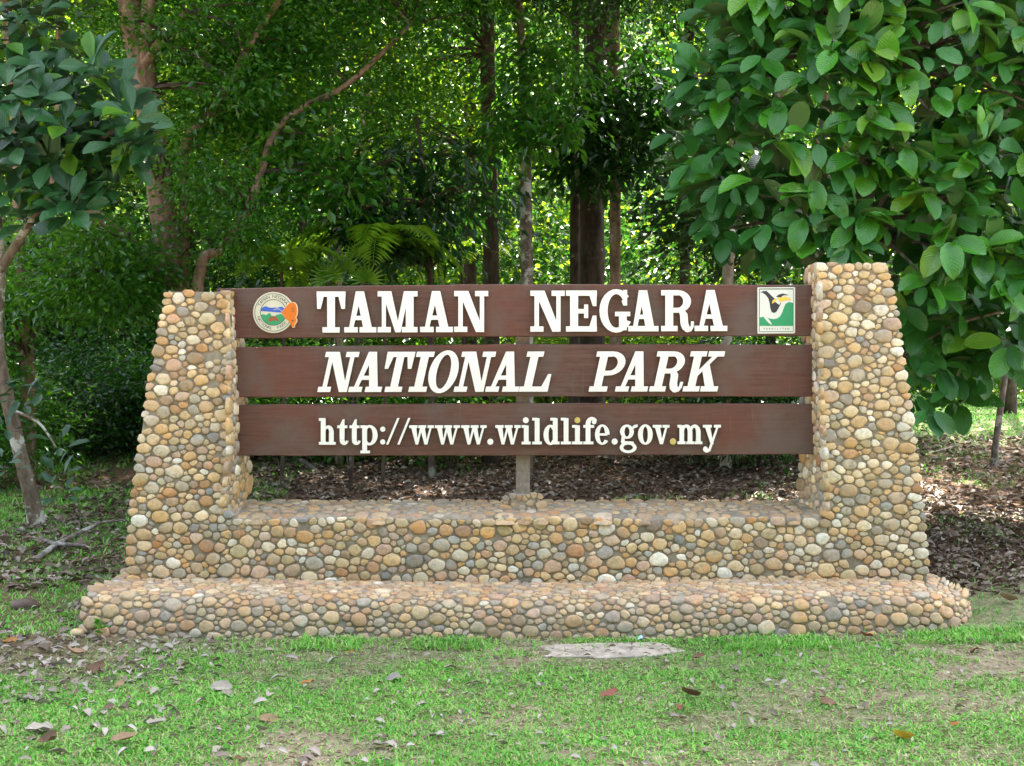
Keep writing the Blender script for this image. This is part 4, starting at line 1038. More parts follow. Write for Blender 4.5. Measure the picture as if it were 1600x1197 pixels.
tree('thick_trunk_tree', 'thickest dark trunk in the forest, rising behind the word Negara', 'tree', base_of(925, 16, 0),
     [[('base', 925, 16, .25), (925, 440, 16, .2), (925, 300, 16, .205), (932, 150, 16, .23), (936, 60, 16, .25), (940, -300, 16, .24)],
      [(935, 200, 15.8, .05), (1000, 190, 15.4, .035), (1060, 215, 15.2, .015)]], 'dark_bark',
     [(950, 205, 15.0, 1.0, .6, .75, 40, 34, .28, (.15, .26)), (1010, 160, 15.0, .7, .5, .9, 24, 34, .28, (.15, .26)), (895, 240, 14.8, .5, .4, .45, 14, 30, .24, (.15, .24)), (890, -40, 14.0, 1.6, .6, .45, 44, 130, .3, (.07, .11)), (950, -1000, 17, 4.5, 3.0, 2.4, 80, 40, .65, (.22, .34))], 'fol_dark', seed=108, wl=.38, droop=.7)
tree('brown_trunk_tree', 'thin reddish brown trunk just right of the thickest trunk in the forest', 'tree', base_of(962, 15.2, 0),
     [[('base', 963, 15.2, .095), (961, 440, 15.2, .085), (962, 280, 15.2, .08), (962, 100, 15.2, .07), (965, -300, 15.2, .05)]], 'red_bark', [(1000, -500, 15.2, 2.2, 2, 1.6, 60, 26, .5, (.2, .3))], 'fol_can', seed=109)
tree('pale_trunk_tree', 'short stretch of pale trunk seen under the big-leaved tree left of the right pillar', 'tree', base_of(1140, 14, 0),
     [[('base', 1134, 14, .085), (1137, 420, 14, .075), (1142, 350, 14, .07), (1150, 100, 14, .06), (1160, -300, 14, .05)]], 'pale_bark', [(1165, 330, 14.6, 1.3, .5, .9, 50, 60, .3, (.12, .2)), (1150, -450, 14, 2.6, 2, 1.6, 70, 26, .5, (.2, .3)), (1500, -880, 10.6, 2.9, 1.0, 3.2, 240, 60, .5, (.24, .34))], 'fol_can', seed=110)
tree('brown_stem_tree', 'thin brown trunk in shade beside the pale trunk left of the right pillar', 'tree', base_of(1205, 15.5, 0),
     [[('base', 1204, 15.5, .09), (1206, 350, 15.5, .075), (1215, 100, 15.5, .07), (1220, -300, 15.5, .05)]], 'dark_bark', [(1320, -490, 15.2, 3, 1.9, 1.0, 78, 55, .42, (.2, .3)), (1250, -650, 15.5, 2.8, 2, 1.6, 70, 26, .5, (.2, .3))], 'fol_can', seed=111)
tree('sapling', 'thin bare grey sapling stem on leaf litter right of the right pillar', 'sapling', base_of(1554, 13.6, 0),
     [[('base', 1554, 13.6, .062), (1556, 690, 13.6, .044), (1566, 620, 13.6, .042), (1574, 540, 13.6, .036), (1570, 430, 13.6, .028), (1575, 300, 13.6, .02)]], 'grey_bark', [(1590, 380, 12.4, .7, .5, .6, 12, 40, .3, (.14, .2))], 'fol_mid', seed=112)
tree('dark_stem_tree', 'dark trunk standing beyond the grey sapling at the right edge', 'tree', base_of(1579, 22, 0),
     [[('base', 1580, 22, .16), (1578, 600, 22, .13), (1575, 400, 22, .12), (1575, 0, 22, .1)]], 'dark_bark', [(1575, -200, 22, 3.2, 2.4, 2.4, 90, 60, .6, (.2, .3))], 'fol_mid', seed=113)
tree('drooping_tree', 'small tree of dark drooping lance-shaped leaves above the gap in the word Taman', 'tree', base_of(660, 13.6, 0),
     [[('base', 675, 13.6, .05), (672, 420, 13.6, .045), (668, 320, 13.5, .04), (660, 250, 13.5, .03), (650, 180, 13.5, .015)]], 'dark_bark',
     [(640, 300, 13.4, 1.0, .5, .75, 34, 26, .26, (.14, .26)), (715, 290, 13.4, .6, .4, .6, 16, 24, .24, (.14, .26)), (610, 390, 13.1, .5, .3, .35, 16, 30, .2, (.14, .24)), (560, 330, 13.3, .4, .3, .5, 10, 22, .2, (.14, .24))], 'fol_dark', seed=114, wl=.32, droop=.9, up=.5)

tree('sunlit_tone_tree', 'yellow-green tree with sunlit glow put into its leaf colour, behind the leaning limbs, left of centre', 'tree', base_of(530, 15.0, 0),  # tree added for sunlit sprays, the glow is in the leaf colour
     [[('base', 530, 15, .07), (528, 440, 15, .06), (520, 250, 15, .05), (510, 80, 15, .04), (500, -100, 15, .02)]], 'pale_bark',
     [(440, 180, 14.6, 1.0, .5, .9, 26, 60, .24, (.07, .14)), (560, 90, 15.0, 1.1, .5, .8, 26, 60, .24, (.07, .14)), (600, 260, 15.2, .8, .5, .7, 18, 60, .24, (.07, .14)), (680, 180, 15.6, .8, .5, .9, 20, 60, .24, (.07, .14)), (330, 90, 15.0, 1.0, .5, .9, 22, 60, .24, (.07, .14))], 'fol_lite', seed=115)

# more trunks standing deeper in the forest
rng = np.random.default_rng(200)
deep = [(470, 21, .10), (555, 19, .08), (620, 24, .09), (1065, 21, .11), (150, 22, .12), (385, 25, .14), (1330, 24, .13), (1480, 30, .14), (-120, 18, .14), (1700, 17, .14), (90, 19, .10), (1270, 20, .10)]
dl = ['standing deep in the forest between the leaning limbs', 'behind the fan palm', 'above the letter M of Taman, deep in the forest', 'at the left edge of the big-leaved tree', 'left of the forked reddish tree, deep in the forest', 'right of the forked reddish tree, deep in the forest', 'hidden behind the big-leaved tree above the right pillar', 'behind the big-leaved tree, on the sunlit grass', 'outside the left edge of the view', 'outside the right edge of the view', 'behind the slim trunk at far left', 'behind the right pillar in shade']
for i, ((px, Y, r), d) in enumerate(zip(deep, dl)):
    dx = rng.normal(0, 25)
    tree('forest_tree', 'grey-brown trunk ' + d, 'tree', base_of(px, Y, 0), [[('base', px, Y, r * 1.3), (px + dx * .3, 450, Y, r), (px + dx * .7, 150, Y, r * .9), (px + dx, -250, Y, r * .7)]], ['dark_bark', 'red_bark', 'grey_bark'][i % 3],
         [(px + dx, -150 + rng.normal(0, 120), Y, 2.6, 2.2, 1.8, 60, 60, .5, (.16, .26)), (px + rng.normal(0, 60), 150 + rng.normal(0, 90), Y, 1.3, 1, .7, 22, 70, .35, (.12, .18))], ['fol_lite', 'fol_mid'][i % 2], 'trunks deeper in the forest', seed=300 + i)

# understory shrubs; their leaf colours carry sunlit and shaded tones
rng = np.random.default_rng(210)
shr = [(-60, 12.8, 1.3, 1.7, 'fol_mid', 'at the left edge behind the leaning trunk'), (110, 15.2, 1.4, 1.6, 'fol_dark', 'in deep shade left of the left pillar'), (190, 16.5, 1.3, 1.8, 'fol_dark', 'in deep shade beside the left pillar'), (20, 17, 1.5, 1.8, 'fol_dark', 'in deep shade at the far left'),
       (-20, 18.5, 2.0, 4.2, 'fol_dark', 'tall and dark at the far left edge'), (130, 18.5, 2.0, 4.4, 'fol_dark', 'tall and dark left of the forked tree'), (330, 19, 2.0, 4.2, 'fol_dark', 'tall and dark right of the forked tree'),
       (310, 16.2, 1.3, 1.9, 'fol_mid', 'behind the left pillar'), (400, 15.5, 1.2, 1.7, 'fol_mid', 'behind the round emblem'), (480, 15.0, 1.1, 1.75, 'fol_mid', 'behind the letter T of Taman'), (580, 16, 1.1, 1.6, 'fol_dark', 'behind the letters of Taman'), (700, 14.5, .8, 1.72, 'fol_mid', 'bright, over the last letter of Taman'), (760, 17.5, 1.2, 1.7, 'fol_lite', 'with sunlit leaf colour, behind the pair of trunks'),
       (850, 17.5, .9, 2.3, 'fol_lite', 'with sunlit leaf colour, between the lichen-spotted and thickest trunks'), (1000, 18, 1.2, 2.2, 'fol_lite', 'with sunlit leaf colour, right of the thickest trunk'), (1090, 14.5, 1.0, 1.9, 'fol_dark', 'dark, above the last letters of Negara'), (1180, 14, 1.0, 1.7, 'fol_dark', 'dark, above the hornbill emblem'), (1320, 15, 1.2, 2.4, 'fol_dark', 'dark, behind the right pillar'), (930, 19.5, 1.4, 2.4, 'fol_lite', 'with sunlit leaf colour, far behind the thickest trunk'), (650, 19.5, 1.6, 2.3, 'fol_lite', 'with sunlit leaf colour, far behind the drooping tree'), (1500, 27, 2.2, 2.6, 'fol_lite', 'on the sunlit grass right of the right pillar'), (1660, 25, 2.0, 2.4, 'fol_mid', 'at the right edge beyond the sapling')]
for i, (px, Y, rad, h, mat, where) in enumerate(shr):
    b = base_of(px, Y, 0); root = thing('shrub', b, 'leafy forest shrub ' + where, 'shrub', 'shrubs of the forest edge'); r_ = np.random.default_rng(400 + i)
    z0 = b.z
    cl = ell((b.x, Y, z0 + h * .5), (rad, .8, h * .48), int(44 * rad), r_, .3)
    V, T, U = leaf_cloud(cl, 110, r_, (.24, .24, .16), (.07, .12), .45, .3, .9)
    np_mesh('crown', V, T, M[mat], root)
    st = [([b - Vector((0, 0, .1)), b + Vector((r_.normal(0, .2), 0, h * .5)), Vector(c)], [.03, .02, .006]) for c in cl[::9]]
    [tubes('stem', [t_], M['dark_bark'], root, r_, 5) for t_ in st]

# ------------------------------------------------------------------ palms
def frond(root, base, dirv, length, nleaf, ll, droop, rng, mat='palm'):
    pts = []; d = Vector(dirv).normalized(); p = Vector(base)
    for i in range(9): pts.append(p.copy()); p = p + d * length / 8; d = (d + Vector((0, 0, -droop))).normalized()
    pos, ax, nr, L = [], [], [], []
    for i in range(nleaf):
        t = .12 + .88 * i / (nleaf - 1); k = min(int(t * 8), 7); a = pts[k].lerp(pts[k + 1], t * 8 - k); td = (pts[k + 1] - pts[k]).normalized()
        sd = td.cross(Vector((0, 0, 1))).normalized()
        for s in (-1, 1):
            pos.append(a); ax.append(td * .55 + sd * s * 1.0 + Vector((0, 0, -.25 + rng.normal(0, .08)))); nr.append((0, 0, 1)); L.append(ll * (math.sin(math.pi * (t * .85 + .12)) ** .6) * rng.uniform(.9, 1.1))
    L = np.array(L); V, T, U = leaves_geo(np.array(pos), np.array(ax), np.array(nr, float), L, L * .17, TPL_LOW)
    rv, rf = tube(pts, [.012 * (1 - i / 10) for i in range(9)], 5); o_ = len(V)
    tri = []
    for f in rf:
        for q in range(1, len(f) - 1): tri.append((f[0] + o_, f[q] + o_, f[q + 1] + o_))
    V = np.concatenate([V, np.array([tuple(v) for v in rv])]); T = np.concatenate([T, np.array(tri)])
    return np_mesh('frond', V, T, M[mat], root)
def palm(px, py, Y, n, length, label, seed, ll=.28, spread=1.0, up=1.3, droop=.30):
    rng = np.random.default_rng(seed); b = base_of(px, Y, 0); root = thing('palm', b, label, 'palm', 'understorey palms'); c = P(px, py, Y)
    tubes('trunk', [([b - Vector((0, 0, .1)), (b + c) / 2 + Vector((.03, 0, 0)), c], [.026, .022, .02])], M['dark_bark'], root, rng, 7)
    for i in range(n):
        a = 2 * math.pi * i / n + rng.normal(0, .2); frond(root, c, (math.cos(a) * spread, math.sin(a) * spread, up * rng.uniform(.6, 1.5)), length * rng.uniform(.85, 1.1), 22, ll, droop, rng)
palm(598, 400, 13.0, 9, 1.35, 'feather palm with sunlit-coloured fronds behind the letters of Taman', 501, .36)
palm(440, 425, 12.4, 7, .95, 'feather palm with pale sunlit-coloured fronds left of the fan palm', 502, .30)
palm(720, 400, 15.5, 8, .9, 'low dark palm between the drooping tree and the pair of trunks', 503, .25)
palm(515, 395, 17.0, 8, 1.0, 'feather palm behind the fan palm', 504, .30)
def fan_palm():
    rng = np.random.default_rng(510); b = base_of(548, 12.6, 0); root = thing('fan_palm', b, 'low fan palm with bright yellow-green leaves touching the top board', 'palm')
    cs = [(540, 428, .36, .35), (575, 440, .28, -.4), (512, 438, .28, .6), (560, 400, .22, 0)]
    st = []
    for x, y, r, tl in cs:
        c = P(x, y, 12.55 + rng.uniform(-.1, .1)); st.append(([b - Vector((0, 0, .05)), (b + c) / 2 + Vector((0, 0, .2)), c], [.012, .01, .007]))
        n = 15; a = np.radians(np.linspace(-20, 200, n)) + tl * .3; ax = np.stack([np.cos(a), np.full(n, -.35), np.sin(a)], -1); nr = np.tile((0, -1., .5), (n, 1)); L = r * rng.uniform(.9, 1.1, n)
        V, T, U = leaves_geo(np.tile(np.array(c), (n, 1)), ax, nr, L, L * .13, TPL_LOW); np_mesh('frond', V, T, M['palm'], root)
    [tubes('stem', [t_], M['dark_bark'], root, rng, 5) for t_ in st]
fan_palm()

# ------------------------------------------------------------------ far forest (reads as one mass)
def forest_mass():
    rng = np.random.default_rng(600); geos = []
    n = 3900; cl = np.stack([rng.uniform(-20, 24, n), rng.uniform(18.5, 31, n), rng.random(n) * 17 + .6], -1)
    cl[:, 2] += .062 * 12; gap = fbm(cl[:, 0] * .42 + cl[:, 1] * .12 + 40, cl[:, 2] * .42 - cl[:, 1] * .2 + 50); keep = ~((cl[:, 0] > 6.5) & (cl[:, 1] < 29)) & (gap > np.where(cl[:, 2] > 5, .46, .36)); cl = cl[keep]; h_ = rng.random(len(cl)) < .28
    V, T, U = leaf_cloud(cl[h_], 95, rng, (.85, .8, .55), (.15, .28), .5, .3, .8); o = np_mesh('forest_mass', V, T, M['fol_lite'], None); o['kind'] = 'stuff'
    V, T, U = leaf_cloud(cl[~h_], 95, rng, (.85, .8, .55), (.15, .28), .5, .3, .8); o = np_mesh('forest_mass', V, T, M['fol_dark'], None); o['kind'] = 'stuff'
    n = 800; cl = np.stack([rng.uniform(-34, 38, n), rng.uniform(38, 50, n), rng.uniform(0, 25, n)], -1)
    V, T, U = leaf_cloud(cl, 110, rng, (1.7, 1, 1.2), (.4, .7), .6, .3, .6); o = np_mesh('far_forest_backing', V, T, M['fol_dark'], None); o['kind'] = 'stuff'
    # unseen leaf mass added behind the viewer, to block low sky light
    n = 520; cl = np.stack([rng.uniform(-26, 26, n), rng.uniform(-20, -8, n), rng.random(n) * 12 + .5], -1)
    V, T, U = leaf_cloud(cl, 70, rng, (1.2, 1, .9), (.4, .65), .5, .3, .6); o = np_mesh('forest_mass', V, T, M['fol_dark'], None); o['kind'] = 'stuff'
forest_mass()

# ------------------------------------------------------------------ grass, litter, fallen leaves
def grass():
    rng = np.random.default_rng(700)
    def field(n, x0, x1, y0, y1, h, wd, dens):
        X = rng.uniform(x0, x1, n); Y = rng.uniform(y0, y1, n); keep = rng.random(n) < dens(X, Y); X = X[keep]; Y = Y[keep]; n = len(X)
        pos = np.stack([X, Y, ground_z(X, Y) - .004], -1)
        an = rng.uniform(0, 2 * math.pi, n); lean = rng.uniform(.4, 2.6, n)
        ax = np.stack([np.cos(an) * lean, np.sin(an) * lean, np.ones(n)], -1); nr = np.stack([-np.cos(an), -np.sin(an), lean + .3], -1)
        L = rng.uniform(*h, n) * (.7 + .6 * fbm(X * 2, Y * 2)); return leaves_geo(pos, ax, nr, L, rng.uniform(*wd, n), tpl)
    V0 = np.array([(0, .5, 0), (0, -.5, 0), (.55, .42, .06), (.55, -.42, .06), (1, 0, -.12)], float)
    tpl = (V0, np.array([(0, 1, 3), (0, 3, 2), (2, 3, 4)]), np.zeros((5, 2)))
    def in_sign(X, Y):
        u = X * F / YP + 800
        return (u > 118) & (u < 1558 - 260 * np.clip(.3 - (Y - YP), 0, .3)) & (Y > YP - .02) & (Y < YPB + .05)
    def d_front(X, Y):
        m = (.16 + .84 * sstep(.33, .50, fbm(X * 1.1 + 3, Y * 1.6))) * (.45 + .55 * sstep(.3, .5, fbm(X * 4.1, Y * 5.3 + 2)))
        px = 800 + F * X / Y
        m = m * (1 - .93 * np.exp(-(((X - .62) / .48) ** 4 + ((Y - 6.01) / .17) ** 4))) * (1 - .75 * np.exp(-(((X - .45) / .5) ** 2 + ((Y - 5.75) / .16) ** 2))) * (1 - .85 * np.exp(-(((X - 2.0) / .3) ** 2 + ((Y - 4.3) / .12) ** 2))) * (1 - .7 * np.exp(-(((X - 2.75) / .3) ** 2 + ((Y - 5.6) / .3) ** 2))) * (1 - .7 * np.exp(-(((X + .1) / .5) ** 2 + ((Y - 4.75) / .12) ** 2)))      # worn soil round the slab
        m = m * (1 - .85 * np.exp(-(((X - 1.5) / .6) ** 2 + ((Y - 5.2) / .2) ** 2)))
        m = m * (1 - .6 * np.exp(-(((X + .5) / .5) ** 2 + ((Y - 5.95) / .2) ** 2)))
        m = m * (1 - .85 * sstep(-1.7, -2.5, X) * sstep(5.2, 6.2, Y))
        m = m * (1 - .8 * sstep(2.6, 3.2, X) * sstep(7.0, 7.8, Y))
        return np.where(in_sign(X, Y), 0, m)
    gs = [field(330000, -3.6, 4.2, 3.3, 6.35, (.013, .046), (.003, .0082), d_front),
          field(26000, 2.8, 6.0, 6.2, 9.5, (.03, .07), (.005, .01), d_front), field(52000, -6.5, -2.72, 6.2, 12.5, (.03, .07), (.005, .01), lambda X, Y: .4 + .6 * sstep(.36, .48, fbm(X * 1.5, Y * 1.5)))]
    # longer tufts along the foot of the plinth
    def d_edge(X, Y): return np.where(in_sign(X, Y), 0, .08 + .92 * sstep(.42, .58, vnoise(X * 2.6 + 4, Y * 0)) )
    gs.append(field(9000, -1.9, 3.1, 6.0, 6.29, (.03, .085), (.004, .009), d_edge))
    V, T, U = merge(gs); o = np_mesh('grass', V, T, M['grass'], None); o['kind'] = 'stuff'
    n = 21000; X = rng.uniform(-3.6, 4.2, n); Y = rng.uniform(3.3, 6.3, n); k = ~in_sign(X, Y); X, Y = X[k], Y[k]; n = len(X); an = rng.uniform(0, 6.28, n)
    V, T, U = leaves_geo(np.stack([X, Y, ground_z(X, Y) + rng.uniform(.002, .016, n)], -1), np.stack([np.cos(an), np.sin(an), rng.normal(0, .12, n)], -1), np.stack([rng.normal(0, .3, n), rng.normal(0, .3, n), np.ones(n)], -1), rng.uniform(.012, .05, n), rng.uniform(.002, .007, n), TPL_LOW)
    o = np_mesh('dry_straw', V, T, M['straw'], None); o['kind'] = 'stuff'
    gs = [field(9000, -6, 3, 7.7, 12, (.06, .15), (.008, .014), lambda X, Y: sstep(.55, .68, fbm(X * 1.3 + 8, Y * 1.3))),
          field(70000, 3.6, 18, 13, 36, (.05, .12), (.012, .03), lambda X, Y: .12 + .8 * sstep(15.5, 18, Y)), field(9000, 3.0, 7, 8, 15, (.04, .1), (.006, .012), lambda X, Y: sstep(.5, .62, fbm(X * 1.6 + 3, Y * 1.6))), field(30000, -12, -2.8, 10, 20, (.05, .12), (.01, .02), lambda X, Y: .1 + .8 * sstep(.42, .55, fbm(X, Y)))]
    V, T, U = merge(gs); o = np_mesh('forest_grass', V, T, M['grass'], None); o['kind'] = 'stuff'
grass()

def litter():
    rng = np.random.default_rng(710); tpl = leaf_template(3, .35, .6, 'oval')
    def scat(n, x0, x1, y0, y1, L, dens):
        X = rng.uniform(x0, x1, n); Y = rng.uniform(y0, y1, n); k = rng.random(n) < dens(X, Y); X = X[k]; Y = Y[k]; n = len(X)
        pos = np.stack([X, Y, ground_z(X, Y) + rng.uniform(.004, .03, n)], -1); an = rng.uniform(0, 6.28, n)
        ax = np.stack([np.cos(an), np.sin(an), rng.normal(0, .25, n)], -1); nr = np.stack([rng.normal(0, .45, n), rng.normal(0, .45, n), np.ones(n)], -1)
        l = rng.uniform(*L, n); return leaves_geo(pos, ax, nr, l, l * rng.uniform(.35, .6, n), tpl)
    one = lambda X, Y: np.ones_like(X)
    g = [scat(22000, -5, 5, 7.6, 17, (.045, .12), lambda X, Y: np.where((X > 3.2) & (Y > 15), 0, .95)), scat(5200, 2.5, 6.5, 7.2, 10.5, (.03, .085), one), scat(4500, -12, -3, 10, 20, (.07, .14), lambda X, Y: .5 + 0 * X), scat(7000, 3, 12, 10, 17, (.06, .13), lambda X, Y: .9 + 0 * X)]
    g2 = [scat(1500, -5, -2.6, 5.4, 10.5, (.03, .09), lambda X, Y: .7 * sstep(.45, .6, fbm(X * 1.2 + 2, Y * 1.2)) + .12),
         scat(500, -3.2, -1.4, 4.2, 6.25, (.03, .07), lambda X, Y: sstep(-1.3, -2.2, X) * sstep(4.0, 6.0, Y)), scat(620, -3, 3.4, 3.9, 6.25, (.02, .05), one), scat(330, -3.2, -.2, 3.9, 6.2, (.03, .085), lambda X, Y: .25 + .75 * sstep(-.8, -2.0, X)), scat(120, -.5, 3.4, 3.9, 6.2, (.02, .06), one)]
    V, T, U = merge(g2); o = np_mesh('pale_leaf_scraps', V, T, M['scrap'], None, True); o['kind'] = 'stuff'
    V, T, U = merge(g); o = np_mesh('leaf_litter', V, T, M['litter'], None, True); o['kind'] = 'stuff'
litter()

def fallen():
    LC = dict(tan=(.32, .2, .12), pale=(.34, .29, .25), grey=(.26, .235, .215), brown=(.16, .08, .045), red=(.26, .085, .06), orange=(.42, .17, .04), yellow=(.62, .38, .05))
    mats = {k: m_leaf('fallen_leaf_' + k, [tuple(x * .8 for x in v), v], v, .1, .6, .3, True, False) for k, v in LC.items()}
    items = [(422, 1127, 36, 'tan', 12, 'tan curved dry leaf on the grass below the letter-side left of the slab'), (62, 1147, 46, 'pale', 5, 'largest pale crumpled dry leaf at the lower left corner'), (78, 1168, 46, 'brown', -20, 'brown rolled dry leaf under the largest pale one, lower left'), (192, 1164, 42, 'tan', 8, 'smooth tan leaf at the bottom edge, second from the left'), (346, 1079, 38, 'pale', 20, 'pale folded dry leaf on the grass in front of the left pillar'), (952, 1094, 32, 'red', 10, 'reddish dry leaf lying flat in mid lawn, left of its brown neighbours'),
             (1064, 1111, 26, 'red', 70, 'upright red-brown leaf below the right side of the slab'), (1082, 1093, 34, 'brown', -5, 'thin dark curled leaf just above the upright red-brown one'), (1414, 1160, 36, 'yellow', 8, 'bright yellow fallen leaf on the grass at lower right'), (1491, 1141, 16, 'orange', -40, 'small orange leaf to the right of the yellow one'), (16, 1009, 26, 'orange', 0, 'orange-brown leaf at the left edge beside the dark stone'), (148, 1053, 34, 'brown', 50, 'brown leaf on edge left of the pale folded leaf'),
             (118, 1030, 30, 'tan', 10, 'tan leaf in the litter in front of the plinth corner'), (242, 1139, 34, 'pale', 0, 'whitish torn leaf between the tan leaves at lower left'), (184, 1078, 20, 'tan', 80, 'small tan leaf pointing at the viewer, left lawn'), (40, 1098, 34, 'grey', 0, 'grey curled leaf near the left edge, mid lawn'), (90, 1045, 24, 'grey', 30, 'grey leaf beside the tan leaf near the plinth corner'), (616, 1066, 30, 'grey', 25, 'grey ragged leaf in mid lawn left of the slab'), (1091, 1034, 22, 'brown', 10, 'dark brown leaf at the right end of the slab'), (1355, 1000, 22, 'red', -20, 'small red leaf by the grass tufts in front of the right pillar'),
             (1295, 1102, 34, 'brown', 5, 'thin brown leaf lying left of the yellow leaf'), (1360, 1110, 14, 'tan', 60, 'small tan leaf between the thin brown and the yellow leaf'), (590, 1170, 30, 'grey', 10, 'grey-white shredded leaf at the bottom edge, mid left'), (410, 1150, 22, 'pale', 30, 'pale scrap of leaf at the bottom near the tan curved leaf'), (375, 1190, 24, 'brown', 40, 'brown leaf cut by the bottom edge of the view'), (660, 1090, 16, 'pale', 50, 'small pale leaf right of the grey ragged one'), (1525, 1020, 20, 'red', 0, 'small pink-red leaf at the right by the bare soil'), (1578, 944, 28, 'tan', 0, 'tan leaf on grass beyond the right end of the plinth'), (480, 1075, 22, 'orange', 10, 'small orange leaf in front of the low wall, left lawn'), (548, 1024, 14, 'orange', 20, 'tiny orange leaf near the plinth foot, left of centre')]
    rng = np.random.default_rng(720); vs = {}
    for px, py, w, c, ang, lab in items:
        # find ground point under the pixel
        Y = 1.6 * F / (py - 598.5)
        for _ in range(4): Y = (CAMZ - gz((px - 800) * Y / F, Y)) * F / (py - 598.5)
        X = (px - 800) * Y / F; L = w * Y / F * .95
        key = (c, int(rng.integers(3)))
        if key not in vs:
            V0, T0, UV0 = leaf_template(5, (.3, .5, .2)[key[1]], (-.5, -.9, .4)[key[1]], 'oval'); V0 = V0 + rng.normal(0, .045, V0.shape) * (0, 0, 1)
            me = bpy.data.meshes.new('fallen_leaf'); me.from_pydata(V0.tolist(), [], T0.tolist()); me.polygons.foreach_set('use_smooth', [True] * len(T0))
            l = me.uv_layers.new(name='UVMap'); l.data.foreach_set('uv', UV0[T0.ravel()].astype(np.float32).ravel()); me.materials.append(mats[c]); vs[key] = me
        o = bpy.data.objects.new('fallen_leaf', vs[key]); COL.objects.link(o); tag(o, lab, 'leaf', 'dry leaves fallen on the lawn')
        a = math.radians(ang) + (math.pi if rng.random() < .5 else 0)
        o.location = (X - .5 * L * math.cos(a), Y - .5 * L * math.sin(a), gz(X, Y) + .022); o.scale = (L, L * .55, L); o.rotation_euler = (rng.normal(.35, .2), rng.normal(0, .1), a)
fallen()

# ------------------------------------------------------------------ small things on the ground
def rock(px, py, rx, ry, rz, col, name, label, seed):
    rng = np.random.default_rng(seed); Y = 1.6 * F / (py - 598.5)
    for _ in range(4): Y = (CAMZ - gz((px - 800) * Y / F, Y)) * F / (py - 598.5)
    X = (px - 800) * Y / F; V, Fc = [], []; nu, nv = 12, 7
    for j in range(nv + 1):
        for i in range(nu):
            th = math.pi * j / nv; ph = 2 * math.pi * i / nu; k = 1 + rng.normal(0, .07)
            V.append((X + rx * k * math.sin(th) * math.cos(ph), Y + ry * k * math.sin(th) * math.sin(ph), gz(X, Y) + rz * .35 + rz * k * math.cos(th)))
    for j in range(nv):
        for i in range(nu): Fc.append((j * nu + i, (j + 1) * nu + i, (j + 1) * nu + (i + 1) % nu, j * nu + (i + 1) % nu))
    o = pydata(name, V, Fc, M['stone'], None, True, np.tile((*col, 1), (len(V), 1))); tag(o, label, 'stone')
rock(40, 950, .11, .08, .05, (.11, .075, .055), 'dark_stone', 'dark brown rounded stone on the grass left of the plinth', 1)
rock(121, 992, .05, .04, .03, (.55, .43, .25), 'loose_stone', 'pale yellow loose stone at the left corner of the plinth', 2)
def slab():
    rng = np.random.default_rng(730); n = 22; V = []
    for z, k in ((-.05, 1.0), (.008, 1.0), (.013, .96)):
        r2 = np.random.default_rng(5)
        for i in range(n):
            a = 2 * math.pi * i / n; rr = 1 + r2.normal(0, .10); X = .60 + .42 * k * rr * math.copysign(abs(math.cos(a)) ** .7, math.cos(a)); Y = 6.0 + .16 * k * rr * math.copysign(abs(math.sin(a)) ** .8, math.sin(a)) + .06 * (X - .6)
            V.append((X, Y, gz(X, Y) + z))
    Fc = [(q * n + i, q * n + (i + 1) % n, (q + 1) * n + (i + 1) % n, (q + 1) * n + i) for q in (0, 1) for i in range(n)] + [tuple(2 * n + i for i in range(n))]
    o = pydata('concrete_slab', V, Fc, M['concrete']); tag(o, 'low broken patch of pale concrete in the lawn in front of the plinth', 'slab')
slab()
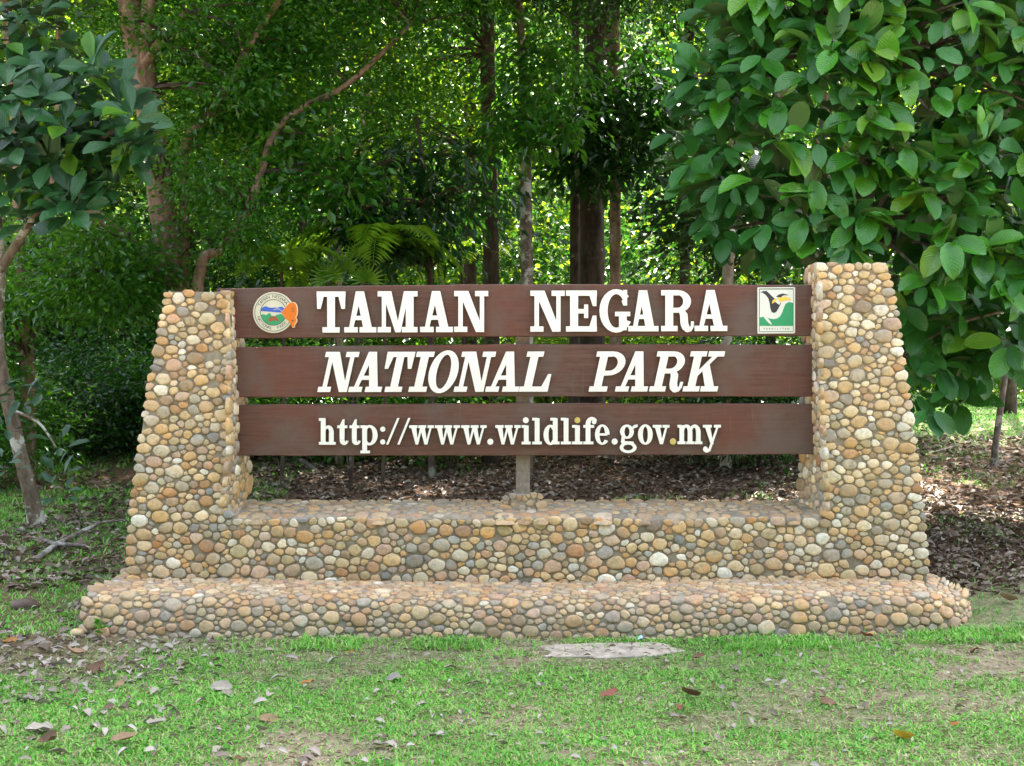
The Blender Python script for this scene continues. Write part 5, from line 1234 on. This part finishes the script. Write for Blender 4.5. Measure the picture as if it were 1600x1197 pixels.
def branch():
    def gp(px, py, h=.03):
        Y = 1.6 * F / (py - 598.5); return Vector(((px - 800) * Y / F, Y, gz((px - 800) * Y / F, Y) + h))
    root = thing('fallen_branch', gp(100, 870, 0), 'bare grey fallen branch on the ground left of the left pillar', 'branch')
    rng = np.random.default_rng(3)
    tubes('limb', [([gp(55, 888), gp(85, 874, .05), gp(125, 858, .06), gp(160, 846, .06), gp(197, 842, .05)], [.022, .026, .02, .015, .008])], M['grey_bark'], root, rng, 7)
    tubes('limb', [([gp(64, 862, .03), gp(88, 872, .05), gp(130, 872, .04), gp(142, 876, .03)], [.02, .024, .018, .008])], M['grey_bark'], root, rng, 7)
    tubes('twig', [([gp(125, 858, .05), gp(124, 842, .03), gp(124, 842, .12)], [.008, .007, .004])], M['grey_bark'], root, rng, 5)
    root2 = thing('dry_twig', gp(1490, 775, 0), 'long thin dry twig on leaf litter right of the right pillar', 'twig')
    tubes('stem', [([gp(1450, 770, .03), gp(1480, 764, .04), gp(1520, 755, .05)], [.008, .008, .004])], M['pale_bark'], root2, rng, 5)
    r3 = thing('surface_root', gp(430, 765, 0), 'low tree root crossing the shaded litter behind the wall at left', 'root')
    tubes('root_limb', [([gp(375, 770, -.02), gp(410, 758, .03), gp(440, 757, .05), gp(480, 772, .03), gp(520, 790, -.03)], [.03, .04, .045, .04, .03])], M['grey_bark'], r3, rng, 7)
branch()
def scrap():
    V = [(-.02, 0, 0), (.0, -.012, .012), (.022, 0, .0), (.012, .018, .02), (-.012, .016, .014), (.0, .004, .03)]
    Y = 6.2; X = (1001 - 800) * Y / F
    o = pydata('paper_scrap', [(X + v[0], Y + v[1], gz(X, Y) + .02 + v[2]) for v in V], [(0, 1, 5), (1, 2, 5), (2, 3, 5), (3, 4, 5), (4, 0, 5)], m_plain('pale_blue_paper', (.45, .65, .8), .6, .1)); tag(o, 'tiny crumpled pale blue scrap at the foot of the plinth', 'litter')
scrap()
def weed():
    rng = np.random.default_rng(9); c = Vector((P(162, 968, YP).x, YP - .03, .1)); root = thing('weed', (c.x, c.y, .02), 'small bright green weed growing at the left end of the plinth face', 'plant')
    n = 14; pos = np.tile((c.x, c.y, .03), (n, 1)) + rng.normal(0, .01, (n, 3)) + np.stack([0 * np.arange(n), 0 * np.arange(n), np.linspace(0, .08, n)], -1); ax = np.stack([rng.normal(0, 1, n), rng.uniform(-1, 0, n), rng.uniform(.1, .9, n)], -1); nr = np.tile((0, -.5, 1.), (n, 1)); L = rng.uniform(.04, .06, n)
    V, T, U = leaves_geo(pos, ax, nr, L, L * .6, leaf_template(3)); np_mesh('foliage', V, T, M['new_leaf'], root, True, U)
weed()
tri = sum(len(o.data.polygons) for o in S.objects if o.type == 'MESH'); print('POLYS', tri, 'OBJ', len(S.objects))
